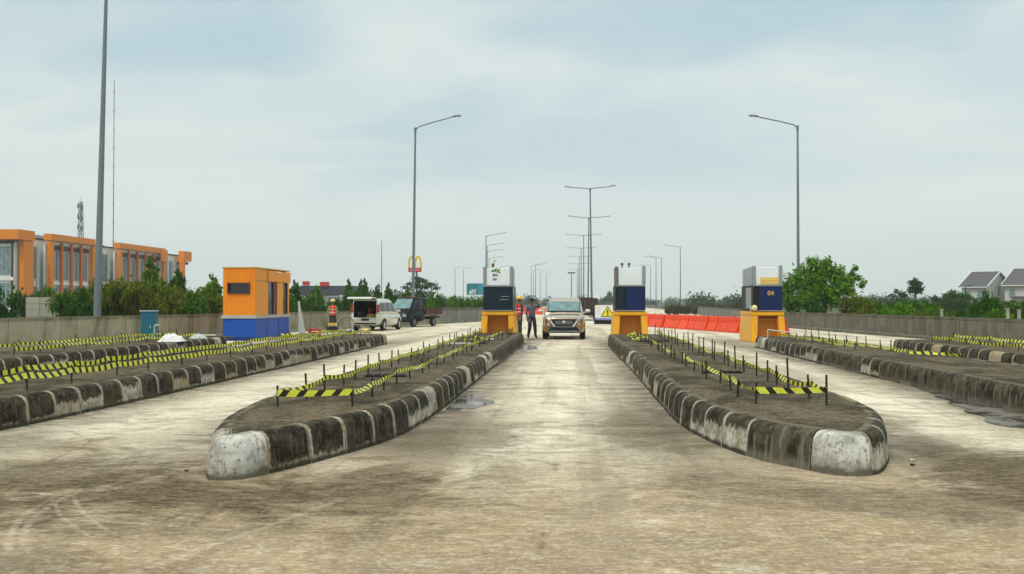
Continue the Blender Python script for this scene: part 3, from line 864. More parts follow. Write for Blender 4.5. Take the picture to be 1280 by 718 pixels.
def toll_machine(label, loc, panel, colm, w=1.16, d=2.3, style=0):
    t = thing('toll_machine', label, 'toll machine', loc)
    hw = w / 2
    # yellow plinth: two flared legs, a beam over an open recess, front at y = 0
    m_ = MB()
    fl = .10
    for s in (-1, 1):
        xo, xi = s * (hw + .03), s * (hw - .20)
        prof = [(s * (hw + fl), 0), (s * (hw - .14), 0), (xi, 1.0), (xo, 1.0)]
        pts = [(x, -.10 if z == 0 else 0, z) for x, z in prof]
        m_.extr(pts, (0, d, 0))
    m_.box((0, d / 2, 1.075), (w + .07, d + .02, .155))
    m_.build('plinth', YELLOW, t, bev=.03, seg=2, fix=True)
    m_ = MB(); m_.box((0, .42, .5), (w - .34, .04, .99))
    m_.build('recess_panel', OCHRE, t)
    if style == 2:
        MB().box((0, .30, .86), (w - .40, .28, .035)).build('shelf', OCHRE, t)
    MB().box((0, .3, .07), (w - .30, .5, .14)).build('recess_floor', OCHRE, t)
    # body
    z0, z1 = 1.165, 2.13
    m_ = MB(); m_.box((0, d / 2, (z0 + z1) / 2), (w - .04, d - .06, z1 - z0))
    body = m_.build('body', DARK if style else panel, t, bev=.02)
    m_ = MB()
    if style == 0:
        m_.box((-.02, .02, (z0 + z1) / 2), (w - .10, .04, z1 - z0 - .05)); m_.build('display_panel', panel, t, bev=.01)
        MB().box((.28, -.002, 1.72), (.30, .012, .02)).box((.24, -.002, 1.60), (.34, .012, .02)).build('slot_strip', GREYP, t)
    elif style == 1:
        m_.box((.19, .02, (z0 + z1) / 2), (w * .60, .04, z1 - z0 - .05)); m_.build('display_panel', panel, t, bev=.01)
        MB().box((-.34, .012, 1.62), (.30, .03, .9)).build('side_panel', PETROL, t, bev=.01)
        MB().box((-.42, -.015, 1.45), (.05, .03, .16)).build('card_reader', BLACK, t, bev=.006)
    else:
        m_.box((.10, .02, (z0 + z1) / 2), (w * .76, .04, z1 - z0 - .05)); m_.build('display_panel', panel, t, bev=.01)
        flat_text('number', '04', .24, pm('number_yellow', (.78, .52, .10), .5), t, (.10, -.004, 1.83))
        MB().box((-hw + .01, .9, 1.66), (.02, 1.1, .78)).build('service_door', GREYP, t, bev=.008)
        MB().lathe([(0, -.03), (.10, -.03), (.11, 0), (.10, .02)], (-hw + .06, -.03, 1.29), 14, axis='Y').build('round_button', pm('button_cream', (.75, .68, .35), .4), t)
        MB().box((-hw - .012, .35, 1.27), (.02, .14, .2)).build('white_label', WHITE, t)
    m_ = MB()
    for k in range(6): m_.box((hw - .015, .7, 1.45 + k * .05), (.02, .5, .022)); m_.box((-hw + .015, 1.6, 1.45 + k * .05), (.02, .5, .022))
    m_.build('vent_louvre', BLACK, t)
    MB().box((0, -.012, z0 + .02), (w - .06, .03, .03)).box((0, -.012, z1 - .02), (w - .06, .03, .03)).build('edge_trim', GREYP, t, bev=.004)
    m_ = MB()
    for s in (-1, 1):
        for z_ in (.12, .45, .9): m_.cyl((s * (hw - .08), -.012 - .10 * (1 - z_), z_), (s * (hw - .08), .02, z_), .018, .018, 8)
    m_.build('bolt', GREYP, t)
    MB().tube([(hw - .10, d + .02, 0), (hw - .10, d + .03, 1.3), (hw - .14, d - .02, 2.0)], .02, 6).build('cable', BLACK, t)
    # top: side columns, pale head panel
    z2 = 2.82
    for s in (-1, 1):
        c_ = MB().cyl((s * (hw - .07), .10, z1), (s * (hw - .07), .10, z2 + (.03 if s < 0 else .05)), .062, .062, 14)
        c_.box((s * (hw - .07), .62, (z1 + z2) / 2), (.12, .9, z2 - z1))
        c_.build('column', colm if (s < 0 or style != 1) else GREYP, t)
    MB().box((0, .16, (z1 + z2) / 2 - .01), (w - .26, .10, z2 - z1 - .03)).build('head_panel', PALE, t, bev=.012)
    MB().box((0, 1.25, (z1 + z2) / 2 - .02), (w - .30, 1.6, z2 - z1 - .08)).build('head_housing', GREYP, t, bev=.03)
    if style == 0:
        # small painted emblem: leaf shapes over two dark marks
        gm = pm('emblem_green', (.03, .22, .04), .5); ym = pm('emblem_ochre', (.55, .30, .05), .5)
        for k, (x, z, r1, r2, an, mm) in enumerate(((-.20, 2.70, .075, .035, .3, gm), (-.10, 2.74, .08, .034, 1.0, gm), (0.02, 2.68, .10, .036, 2.2, gm), (-.06, 2.66, .035, .035, 0, ym), (.05, 2.76, .03, .03, 0, ym))):
            pts = [(x + r1 * math.cos(a) * math.cos(an) - r2 * math.sin(a) * math.sin(an), .104, z + r1 * math.cos(a) * math.sin(an) + r2 * math.sin(a) * math.cos(an)) for a in [i * math.pi / 5 for i in range(10)]]
            MB().extr(pts, (0, -.006, 0)).build('emblem_leaf', mm, t, fix=True)
        m_ = MB()
        for (x, z, ww, hh) in ((-.15, 2.555, .10, .045), (-.06, 2.53, .11, .04), (-.17, 2.50, .05, .035)): m_.box((x, .103, z), (ww, .008, hh))
        for (x, z, ww, hh) in ((-.12, 2.40, .17, .022), (-.12, 2.355, .15, .022), (-.18, 2.378, .02, .03)): m_.box((x, .103, z), (ww, .008, hh))
        m_.build('emblem_marks', pm('emblem_black', (.03, .03, .035), .5), t)
        b_ = MB().cyl((-.20, .16, z2 - .02), (-.20, .16, z2 + .06), .02, .02, 8); b_.box((-.20, .14, z2 + .10), (.11, .10, .12)); b_.build('camera_box', pm('brown_box', (.16, .08, .04), .5), t, bev=.01)
        b_ = MB().cyl((-.17, .17, z2 + .16), (-.17, .17, z2 + .34), .035, .02, 8); b_.lathe([(.0, .05), (.045, .03), (.05, 0), (.03, -.04), (0, -.05)], (-.12, .17, z2 + .28), 10); b_.build('beacon', pm('cream_plastic', (.70, .58, .42), .5), t)
    if style == 1:
        for x in (-.30, -.04):
            m_ = MB().cyl((x, .2, z2 - .03), (x, .2, z2 + .09), .022, .022, 8)
            m_.cyl((x, .1, z2 + .12), (x, .32, z2 + .12), .055, .055, 12); m_.build('camera', pm('camera_grey', (.10, .105, .11), .5), t)
    if style == 2:
        MB().box((.09, .104, 2.30), (w - .42, .012, .26)).build('yellow_strip', pm('soft_yellow', (.80, .55, .14), .5), t)
        MB().box((.09, .096, 2.30), (w - .46, .006, .012)).build('strip_line', pm('strip_line_brown', (.45, .28, .06), .5), t)
        MB().box((-hw + .03, 1.2, 2.46), (.03, 2.0, .66)).build('side_panel', GREYP, t, bev=.008)
    return t


toll_machine('toll machine with a small green emblem on its white head', (-2.82, 36.5, 0), PETROL, GREYP, 1.17, 2.2, 0)
toll_machine('toll machine with two small cameras on its head beside the warning board', (2.2, 36.4, 0), NAVY, BROWNP, 1.17, 2.2, 1)
toll_machine('toll machine numbered 04 with a yellow strip on its head', (7.27, 36.2, 0), NAVY, GREYP, 1.12, 2.5, 2)
t = thing('pipe_rail', 'short pale pipe rail on the right side island near machine 04', 'rail', (6.6, 30.2, .352))
MB().tube([(-.45, .5, 0), (-.45, .5, .28), (.25, -.4, .20), (.25, -.4, 0)], .02, 8).build('pipe', pm('pale_pipe', (.55, .5, .38), .6), t)

# ------------------------------------------------------------------ orange and blue booth
t = thing('toll_booth', 'orange booth with a blue base and narrow dark slot window', 'booth', (-13.56, 36.6, 0))
BW, BD, BH = 1.27, 4.5, 2.83
m_ = MB(); m_.box((BW / 2, BD / 2, .43), (BW, BD, .86)); m_.build('base', BLUE, t, bev=.01)
m_ = MB(); m_.box((BW / 2, BD / 2, .925), (BW + .12, BD + .10, .125)); m_.build('ledge', LEDGE, t, bev=.012)
zl, zt = .99, BH
fr = MB()                       # front wall round the slot window
sx0, sx1, sz0, sz1 = .22, 1.03, 1.86, 2.22
fr.box((BW / 2, .05, (zl + sz0) / 2), (BW, .10, sz0 - zl)); fr.box((BW / 2, .05, (sz1 + zt) / 2), (BW, .10, zt - sz1))
fr.box((sx0 / 2, .05, (sz0 + sz1) / 2), (sx0, .10, sz1 - sz0)); fr.box(((sx1 + BW) / 2, .05, (sz0 + sz1) / 2), (BW - sx1, .10, sz1 - sz0))
fr.build('front_wall', ORANGE, t)
wf = MB()
for (c, s) in (((sx0 - .01, 0, (sz0 + sz1) / 2), (.05, .12, sz1 - sz0 + .08)), ((sx1 + .01, 0, (sz0 + sz1) / 2), (.05, .12, sz1 - sz0 + .08)), (((sx0 + sx1) / 2, 0, sz0 - .012), (sx1 - sx0 - .03, .11, .05)), (((sx0 + sx1) / 2, 0, sz1 + .012), (sx1 - sx0 - .03, .11, .05))): wf.box(c, s)
wf.build('slot_frame', pm('booth_dark_trim', (.06, .03, .02), .5), t)
MB().box(((sx0 + sx1) / 2, .06, (sz0 + sz1) / 2), (sx1 - sx0, .01, sz1 - sz0)).build('slot_glass', glassy('dark_glass', (.012, .013, .016)), t)
# right-hand side wall: openings
x0 = BW
OP = [(1.62, 2.78), (3.62, 4.28)]
ys = [.10, OP[0][0], OP[0][1], OP[1][0], OP[1][1], BD]
OR2 = pm('booth_side_panel', (.74, .27, .012), .5, 0, .12, 2.2, .05, streak=.3, dirt=(.40, .15, .02))
for (ya, yb) in ((ys[0], ys[1]), (ys[2], ys[3]), (ys[4], ys[5])):
    MB().box((x0 - .05, (ya + yb) / 2, (zl + 2.33) / 2), (.10, yb - ya, 2.33 - zl)).build('side_wall', OR2, t)
MB().box((x0 - .03, (.10 + 1.5) / 2, (2.335 + zt) / 2), (.06, 1.38, zt - 2.335 - .03)).build('upper_panel', OR2, t)
fb = MB().box((x0 - .02, (1.52 + BD) / 2 + .03, (2.335 + zt) / 2 - .02), (.14, BD - 1.46, zt - 2.335 - .05)); fb.build('fascia_board', OR2, t, bev=.008)
for k, (a, b) in enumerate(OP):
    g = MB().box((x0 - .07, (a + b) / 2, (zl + 2.33) / 2), (.012, b - a, 2.33 - zl)); g.build('window_glass', glassy('grey_green_glass', (.10, .12, .11), .1), t)
    f = MB()
    f.box((x0 - .03, a + .03, (zl + 2.33) / 2), (.07, .05, 2.30 - zl)); f.box((x0 - .03, b - .03, (zl + 2.33) / 2), (.07, .05, 2.30 - zl))
    if k == 0: f.box((x0 - .03, a + .72, (zl + 2.33) / 2), (.06, .05, 2.30 - zl))
    f.build('window_frame', pm('booth_dark_trim', (.06, .03, .02), .5), t)
    if k == 0: MB().box((x0 - .035, b - .22, (zl + 2.33) / 2), (.05, .28, 2.28 - zl)).build('shutter', pm('maroon_shutter', (.12, .025, .03), .5), t)
MB().box((.05, BD / 2 + .05, (zl + zt) / 2), (.10, BD - .12, zt - zl)).box((BW / 2, BD - .05, (zl + zt) / 2), (BW - .22, .10, zt - zl)).build('rear_wall', ORANGE, t)
MB().box((BW / 2, BD / 2, zt + .02), (BW + .06, BD + .06, .05)).build('roof', pm('booth_roof', (.55, .36, .12), .6, 0, .2, 3), t, bev=.008)
m_ = MB()
for yy in (1.5, 3.0): m_.box((BW + .004, yy, .43), (.012, .025, .84))
m_.box((BW / 2, -.004, .07), (BW, .012, .14)); MB().box((BW + .03, 2.9, 2.75), (.10, .5, .05)).build('eave_lamp', WHITE, t)
m_.build('base_joint', pm('deep_blue', (.004, .03, .16), .6), t)

t = thing('leaning_board', 'white board leaning against the rear corner of the orange booth', 'board', (-11.80, 41.3, 0))
m_ = MB(); m_.extr([(-.16, 0, 1.55), (-.10, 0, 1.55), (.20, 0, .02), (-.12, 0, .02)], (0, .03, 0)); m_.build('sheet', WHITE, t, fix=True)
t = thing('red_crate', 'red plastic crate on the ground behind the tape near the worker', 'crate', (-11.55, 42.6, 0))
m_ = MB(); m_.box((0, 0, .02), (.5, .36, .03))
for s in (-1, 1):
    m_.box((s * .24, 0, .17), (.02, .36, .28), 0); m_.box((0, s * .17, .10), (.46, .02, .12)); m_.box((0, s * .17, .26), (.46, .02, .08))
m_.build('shell', REDP, t, bev=.006)
t = thing('rubble_pile', 'small heap of broken boards beside the leaning white board', 'rubble', (-11.55, 41.1, 0))
for k in range(7):
    o = MB().box((0, 0, 0), (random.uniform(.2, .5), random.uniform(.08, .2), .03)).build('broken_board', pm('old_timber', (.33, .24, .16), .8) if k % 2 else WHITE, t, (random.uniform(-.3, .3), random.uniform(-.25, .25), .03 + .035 * k * .6))
    o.rotation_euler = (random.uniform(-.2, .2), random.uniform(-.2, .2), random.random() * 3)

# ------------------------------------------------------------------ teal cabinet, sheets and planks on the outermost left island
t = thing('utility_cabinet', 'teal metal cabinet standing in front of the left wall', 'cabinet', (-14.42, 32.0, 0), R(10))
MB().box((0, 0, .05), (.5, .42, .10)).build('plinth', LEDGE, t, bev=.01)
MB().box((0, 0, .64), (.48, .40, 1.08)).build('body', TEAL, t, bev=.012)
MB().box((-.04, -.205, .64), (.34, .012, .98)).build('door', TEAL, t, bev=.004).data
MB().box((0, 0, 1.2), (.54, .46, .035)).build('lid', pm('pale_teal', (.30, .42, .45), .5), t, bev=.008)
MB().box((.09, -.216, .66), (.02, .02, .10)).build('handle', CHROME, t)


def crumple(name, sx, sy, h, mat, seed, parent=None):
    rng = random.Random(seed); n = 13; vs = []
    for j in range(n):
        for i in range(n):
            u, v = i / (n - 1) * 2 - 1, j / (n - 1) * 2 - 1
            rr = max(0, 1 - (abs(u) ** 2.2 + abs(v) ** 2.2))
            vs.append((u * sx / 2 * rng.uniform(.88, 1.1), v * sy / 2 * rng.uniform(.88, 1.1), h * rr ** .6 * rng.uniform(.45, 1.05) + .008))
    fs = [(j * n + i, j * n + i + 1, (j + 1) * n + i + 1, (j + 1) * n + i) for j in range(n - 1) for i in range(n - 1)]
    m_ = MB(); m_.add(vs, fs, 0, False)
    return m_.mesh(name, mat)


tag(obj('plastic_sheet', crumple('plastic_sheet', .66, .75, .25, WHITE, 3), None, (-11.62, 27.3, .355)), 'crumpled white plastic sheet heaped on the outermost left island', 'plastic sheet')
tag(obj('plastic_sheet', crumple('plastic_sheet', .5, .6, .16, pm('grey_sheet', (.45, .46, .44), .5), 5), None, (-11.75, 29.6, .355), .7), 'small grey sheet lying behind the white plastic heap', 'plastic sheet')
for k, (x, y, L, rz, z, lab, col) in enumerate(((-11.75, 30.6, 1.5, .05, .37, 'long dark timber plank lying on the outermost left island', (.10, .085, .05)), (-12.1, 30.75, 1.3, -.1, .37, 'green stained plank lying behind the dark timber plank', (.22, .24, .06)), (-11.75, 30.62, .35, .2, .42, 'short pale offcut resting on the dark timber plank', (.6, .58, .5)))):
    o = MB().box((0, 0, .02), (L, .16, .04)).build('plank', pm('plank_%s' % 'abc'[k], col, .8, 0, .25, 8), None, (x, y, z - .012), rz, bev=.004)
    tag(o, lab, 'plank')
t = thing('plastic_pipe', 'pale green pipe stub standing beside the teal cabinet', 'pipe', (-12.9, 29.0, .352))
MB().tube([(-.02, 0, 0), (0, 0, .42), (.14, 0, .44)], .028, 8).build('pipe', pm('pale_green_pipe', (.35, .5, .36), .5), t)

# ------------------------------------------------------------------ street lamps
def pole_mb(h, r0, r1): return MB().cyl((0, 0, 0), (0, 0, h), r0, r1, 10)


def lamp_head(parent, p, dirx, tilt=.12):
    m_ = MB(); L = .62
    rings = []
    for k, (f, wd, ht) in enumerate(((0, .07, .06), (.25, .14, .10), (.8, .15, .09), (1, .05, .04))):
        x = dirx * f * L; z = f * L * tilt
        rings.append([(x, -wd, z), (x, -wd * .6, z + ht), (x, wd * .6, z + ht), (x, wd, z)])
    m_.loft(rings)
    hd = m_.build('lamp_head', GALV, parent, p, fix=True)
    MB().box((dirx * .36, 0, .36 * tilt - .012), (.34, .18, .03)).build('lens', WHITE, hd, bev=.008)


def street_lamp(label, loc, side, h=12.4, arm=3.0, rise=.62, lean=0.0, mat=None, group=None, r=.115):
    mat = mat or GALV
    t = thing('street_lamp', label, 'street lamp', loc, 0, group)
    pole_mb(h, r, .06).build('pole', mat, t)
    MB().box((0, 0, .02), (.42, .42, .04)).build('base_plate', mat, t)
    for s in side:
        pts = [(0, 0, h - .12), (s * arm * .1, 0, h + rise * .12), (s * arm * .5, 0, h + rise * .55), (s * arm, 0, h + rise)]
        MB().tube(pts, .04, 8).build('arm', mat, t)
        lamp_head(t, (s * arm, 0, h + rise), s)
    MB().cyl((0, 0, h - .3), (0, 0, h + .02), .085, .085, 10).build('arm_collar', mat, t)
    t.rotation_euler = (0, lean, 0)
    return t


street_lamp('tall grey lamp pole behind the left wall, cut off by the top of the picture', (-18.42, 36.2, -.05), (1,), 14.4, 3.0, .62, .022, GALV, None, .155)
street_lamp('single arm street lamp rising behind the dark pickup', (-10.55, 63.2, -.05), (1,), 13.15, 2.45, .72, .012)
street_lamp('single arm street lamp rising behind the right parapet beside the big tree', (14.35, 62.0, -.05), (-1,), 12.78, 2.45, .60)
street_lamp('nearest and tallest twin arm lamp above the warning board', (2.0, 96.5, 0), (-1, 1), 12.9, 1.95, .16, -.014, GALVD)
street_lamp('second twin arm lamp with its arms just below the tallest one', (2.15, 130, 0), (-1, 1), 12.9, 2.3, .16, .01, GALVD)
base = street_lamp('third twin arm lamp along the median', (2.0, 164, 0), (-1, 1), 12.9, 2.4, .1, 0, GALVD)
for k, (x, y) in enumerate(((1.95, 203), (1.9, 242), (1.85, 285), (1.8, 335))):
    c = copy_tree(base, (x, y, 0), 0, 'small far twin arm lamp in the receding median row'); c['group'] = 'far lamps along the median'
base = street_lamp('first lamp of the far left row above the emblem toll machine', (-14.1, 157, 0), (1,), 12.4, 2.8, .4, 0, GALVD)
for (x, y) in ((-16.3, 184), (-18.2, 206), (-20.6, 238)):
    c = copy_tree(base, (x, y, 0), 0, 'lamp in the far left row stepping down behind the emblem toll machine'); c['group'] = 'far left lamps'
base = street_lamp('nearest lamp of the far right row', (21.45, 192, 0), (-1,), 12.4, 2.6, .4, 0, GALVD)
for (x, y) in ((22.0, 238), (20.7, 238.5), (23.5, 290), (24.0, 340)):
    c = copy_tree(base, (x, y, 0), 0, 'small lamp in the far right row beyond the barriers'); c['group'] = 'far right lamps'
for (x, y) in ((-12.3, 290), (-10.6, 280), (-13.2, 330), (-11.4, 345), (-9.6, 360)):
    c = copy_tree(base, (x, y, 0), math.pi, 'faint distant lamp above the treeline left of the bronze car'); c['group'] = 'faint lamps left of the car'
for (x, y) in ((-37.3, 305), (-35.4, 312), (-22.6, 300)):
    c = copy_tree(base, (x, y, 0), math.pi, 'faint distant lamp near the teal billboard'); c['group'] = 'faint lamps by the billboard'
t = thing('signal_post', 'thin dark post with a flat top far behind the bronze car', 'post', (-.1, 190, 0))
MB().cyl((0, 0, 0), (0, 0, 7.2), .10, .08, 8).build('pole', GALVD, t); MB().box((0, 0, 7.3), (1.5, .25, .28)).build('head', GALVD, t)

# ------------------------------------------------------------------ orange water barriers
def barrier_mesh(L=1.16):
    m_ = MB(); prof = [(-.24, 0), (-.24, .10), (-.17, .30), (-.11, .46), (-.09, .74), (-.07, .78), (.07, .78), (.09, .74), (.11, .46), (.17, .30), (.24, .10), (.24, 0)]
    rings = [[(x, y * k, z) for y, z in prof] for x, k in ((-L / 2, .82), (-L / 2 + .04, 1), (L / 2 - .04, 1), (L / 2, .82))]
    m_.loft(rings, 0, False)
    for s in (-1, 1):               # slanted stiffening ribs and a fork-lift pocket on each face
        for xx in (-.34, .06, .40):
            m_.extr([(xx, s * .16, .33), (xx + .16, s * .16, .33), (xx + .05, s * .25, .06), (xx - .16, s * .25, .06)], (0, s * .02, 0), 1)
        m_.box((0, s * .10, .58), (.8, .035, .08))
    return m_


me = barrier_mesh().mesh('barrier', [BARR, pm('orange_red_plastic_faded', (.85, .11, .03), .5, 0, .12, 3, .05, rnd=.2)], fix=True)
capm = MB().cyl((0, 0, .775), (0, 0, .81), .05, .05, 10).mesh('filler_cap', BLACK)
P0, P1 = Vector((4.35, 61.5)), Vector((8.4, 46.6))
n = 13
ang = math.atan2((P1 - P0).y, (P1 - P0).x)
for k in range(n):
    p = P0.lerp(P1, k / (n - 1))
    lab = 'orange red plastic water barrier in the row between the two right toll machines'
    t = thing('water_barrier', lab, 'barrier', (p.x + random.uniform(-.05, .05), p.y, 0), ang + random.uniform(-.07, .07), 'row of orange water barriers')
    obj('body', me, t); obj('filler_cap', capm, t)
t = thing('water_barrier', 'single red plastic barrier showing behind the right edge of machine 04', 'barrier', (9.75, 45.0, 0), R(75))
obj('body', barrier_mesh().mesh('barrier', [REDP, REDP], fix=True), t); obj('filler_cap', capm, t)
for k in range(4):
    t = thing('water_barrier', 'small orange barrier far up the road behind the man and car', 'barrier', (-6.6 + k * 1.25, 118 + k * .3, 0), random.uniform(-.08, .08), 'far orange barriers')
    obj('body', me, t); obj('filler_cap', capm, t)

# ------------------------------------------------------------------ warning board
t = thing('warning_board', 'white board with a yellow warning triangle beside the bronze car', 'sign', (1.58, 66, 0))
MB().box((.68, 0, .80), (1.38, .05, 1.0)).build('board', WHITE, t)
MB().box((.68, -.03, .345), (1.34, .008, .13)).build('blue_band', pm('sign_blue', (.02, .04, .42), .5), t)
m_ = MB()
for k in range(9): m_.box((.12 + k * .14, -.036, .345), (.07 + .03 * (k % 2), .006, .05))
m_.build('band_marks', WHITE, t)
tr = MB().extr([(.38, -.026, .50), (1.32, -.026, .50), (.85, -.026, 1.24)], (0, -.012, 0)); tr.build('triangle_border', pm('sign_black', (.03, .04, .02), .5), t, fix=True)
tr = MB().extr([(.47, -.039, .55), (1.23, -.039, .55), (.85, -.039, 1.15)], (0, -.010, 0)); tr.build('triangle', pm('sign_yellow', (.80, .66, .01), .5), t, fix=True)
ex = MB().extr([(.80, -.05, .98), (.815, -.05, .74), (.885, -.05, .74), (.90, -.05, .98)], (0, -.01, 0)); ex.box((.85, -.055, .645), (.085, .01, .085)); ex.build('exclamation_mark', pm('sign_black', (.03, .04, .02), .5), t, fix=True)
m_ = MB()
for (x, z, l_) in ((.16, 1.12, .2), (.20, 1.0, .16), (.16, .86, .22), (.2, .72, .14)): m_.box((x + .05, -.028, z), (l_, .006, .03))
m_.build('faint_lines', pm('sign_grey', (.45, .47, .5), .6), t)
MB().box((.15, .1, .14), (.08, .5, .28)).box((1.2, .1, .14), (.08, .5, .28)).box((.68, .04, .24), (1.3, .06, .06)).box((.68, .3, .13), (1.5, .3, .26)).build('stand', BLACK, t)

# ------------------------------------------------------------------ billboard, masts and far signs
t = thing('billboard', 'teal billboard on posts left of the emblem toll machine', 'billboard', (-22.0, 200, 0))
MB().box((2.3, 0, 4.25), (4.6, .25, 2.35)).build('panel', pm('billboard_teal', (.015, .20, .25), .5, 0, .2, .5, .0), t)
MB().box((2.3, -.05, 2.92), (4.7, .5, .28)).build('lower_strip', WHITE, t)
MB().box((3.5, -.13, 4.3), (2.0, .012, 2.1)).build('light_area', pm('billboard_light_teal', (.02, .30, .40), .5), t)
m_ = MB()
for (x, z, ww, hh) in ((.75, 3.55, .35, .7), (1.15, 3.75, .3, 1.0), (1.6, 3.9, .35, .5), (1.75, 3.45, .25, .5), (1.95, 4.1, .2, .3)): m_.box((x, -.14, z), (ww, .012, hh))
m_.build('white_figures', WHITE, t)
for x in (1.0, 3.6): MB().cyl((x, .2, 0), (x, .2, 4), .12, .12, 8).build('post', GALVD, t)

# yellow double-arch sign on a red base
t = thing('arch_sign', 'yellow double arch sign with a red base on a tall pole', 'sign', (-31.3, 190, 0))
arch = MB()
for s in (-1, 1):
    pts = []
    for k in range(13):
        a_ = math.pi * k / 12
        pts.append((s * .63 + .56 * math.cos(a_), 0, 8.9 + 1.75 * math.sin(a_) ** .8))
    pts = [(pts[0][0] + .06, 0, 8.3)] + pts + [(pts[-1][0] - .06, 0, 8.3)]
    for a_, b_ in zip(pts, pts[1:]): arch.cyl(a_, b_, .23, .23, 6)
arch.build('arches', pm('arch_yellow', (.85, .58, .02), .4), t)
MB().box((0, 0, 7.95), (2.6, .5, .85)).build('red_base', pm('sign_red', (.55, .02, .02), .45), t, bev=.05)
m_ = MB()
for k in range(9): m_.box((-.88 + k * .22, -.26, 7.95), (.12, .02, .2))
m_.build('base_lettering', WHITE, t)
MB().cyl((.35, .1, 0), (.35, .1, 7.6), .22, .2, 10).build('pole', GALVD, t)

t = thing('lattice_tower', 'lattice telecom tower behind the orange building', 'tower', (-117, 222, 0))
m_ = MB(); H = 25.5
for sx in (-1, 1):
    for sy in (-1, 1): m_.cyl((sx * .75, sy * .75, 0), (sx * .3, sy * .3, H), .10, .07, 5)
for k in range(17):
    z0_, z1_ = H * k / 17, H * (k + 1) / 17; r0 = .75 - .45 * k / 17; r1 = .75 - .45 * (k + 1) / 17
    for (a_, b_) in (((-1, -1), (1, -1)), ((1, -1), (1, 1)), ((1, 1), (-1, 1)), ((-1, 1), (-1, -1))):
        m_.cyl((a_[0] * r0, a_[1] * r0, z0_), (b_[0] * r1, b_[1] * r1, z1_), .045, .045, 4)
        m_.cyl((a_[0] * r0, a_[1] * r0, z0_), (b_[0] * r0, b_[1] * r0, z0_), .045, .045, 4)
m_.build('frame', GALVD, t)
MB().cyl((0, 0, H - 4), (0, 0, H + 1.2), .05, .04, 6).build('antenna', GALVD, t)
m_ = MB()
for z_ in (H - 1.5, H - 4, H - 6.5): m_.box((.4, -.4, z_), (.35, .3, 1.3)); m_.box((-.45, -.35, z_ + .4), (.3, .3, 1.1))
m_.build('antenna_panel', GALVD, t)
for (x, y, h, lab) in ((-147.3, 300, 73, 'very tall thin radio mast beside the near left lamp pole'), (-132, 250, 21, 'short thin antenna mast just left of the near lamp pole'), (-60, 300, 21, 'thin faint mast above the conifers behind the white van')):
    t = thing('radio_mast', lab, 'mast', (x, y, 0))
    MB().cyl((0, 0, 0), (0, 0, h), .17, .11, 6).build('mast', GALVD, t)
    m_ = MB()
    for k in range(int(h / 6)): m_.box((0, 0, 3 + k * 6), (.34, .34, .5))
    m_.build('joint_collar', pm('mast_red', (.35, .12, .09), .6), t)

# ------------------------------------------------------------------ vehicles
def shell_rings(st):
    out = []
    for (y, w_, zb, zt) in st:
        h = zt - zb
        half = [(0, zb), (w_ * .80, zb), (w_ * .95, zb + .07 * h), (w_, zb + .30 * h), (w_ * .995, zb + .66 * h), (w_ * .965, zb + .88 * h), (w_ * .86, zt), (w_ * .45, zt + .02)]
        out.append([(x, y, z) for x, z in half] + [(0, y, zt + .03)] + [(-x, y, z) for x, z in reversed(half[1:])])
    return out


def cabin_rings(st):
    out = []
    for (y, wb, wt, zb, zt) in st:
        h = zt - zb
        half = [(0, zb), (wb, zb), (wb + (wt - wb) * .5, zb + .45 * h), (wt, zb + .88 * h), (wt * .93, zb + .97 * h), (wt * .72, zt)]
        out.append([(x, y, z) for x, z in half] + [(0, y, zt + .015)] + [(-x, y, z) for x, z in reversed(half[1:])])
    return out


def side_x(st, y, z):
    for a, b in zip(st, st[1:]):
        lo, hi = (a, b) if a[0] < b[0] else (b, a)
        if lo[0] - 1e-6 <= y <= hi[0] + 1e-6:
            f = (y - lo[0]) / max(1e-6, hi[0] - lo[0]); q = [lo[i] + (hi[i] - lo[i]) * f for i in range(5)]
            h = q[4] - q[3]; tt = (z - q[3]) / max(.05, h * .88)
            return q[1] + (q[2] - q[1]) * max(0, min(1, tt))
    return st[0][1]


def carve(me, cutters):
    o = bpy.data.objects.new('tmp_body', me); COL.objects.link(o); tmp = []
    for c in cutters:
        q = bpy.data.objects.new('tmp_cut', c); COL.objects.link(q); tmp.append(q)
        md = o.modifiers.new('b', 'BOOLEAN'); md.operation = 'DIFFERENCE'; md.object = q; md.solver = 'EXACT'; md.material_mode = 'TRANSFER'
    bpy.context.view_layer.update()
    ev = bpy.data.meshes.new_from_object(o.evaluated_get(bpy.context.evaluated_depsgraph_get()))
    for q in tmp + [o]: bpy.data.objects.remove(q)
    return ev


GLASS = glassy('car_glass', (.015, .02, .022), .12, .35)
WINDSCREEN = glassy('windscreen_glass', (.10, .22, .22), .05, .8)
LAMPC = glassy('lamp_glass', (.45, .47, .48), .08, .7)
LAMPR = glassy('tail_lamp_red', (.42, .02, .015), .12, .6)
AMBER = glassy('amber_lamp', (.55, .18, .02), .12, .6)
INTER = pm('dark_interior', (.010, .010, .011), .8, 0, .2, 8)


def wheel(parent, loc, r=.31, w_=.20, rim=ALLOY):
    tm = MB().lathe([(r * .62, -w_ / 2), (r * .92, -w_ / 2), (r, -w_ * .32), (r, w_ * .32), (r * .92, w_ / 2), (r * .62, w_ / 2), (r * .62, -w_ / 2)], (0, 0, 0), 22, axis='X')
    o = tm.build('wheel', RUBBER, parent, loc, fix=True)
    rm = MB()
    for s in (-1, 1):
        rm.lathe([(0, s * w_ * .38), (r * .12, s * w_ * .40), (r * .13, s * w_ * .28), (r * .50, s * w_ * .24), (r * .60, s * w_ * .44), (r * .64, s * w_ * .44)], (0, 0, 0), 20, axis='X')
        for k in range(5):
            a = 2 * math.pi * k / 5
            rm.box((s * w_ * .36, math.cos(a) * r * .34, math.sin(a) * r * .34), (.02, .07, r * .5), 0, rx=a - math.pi / 2 if False else -math.pi / 2 + a)
    rm.build('rim', rim, o)
    return o


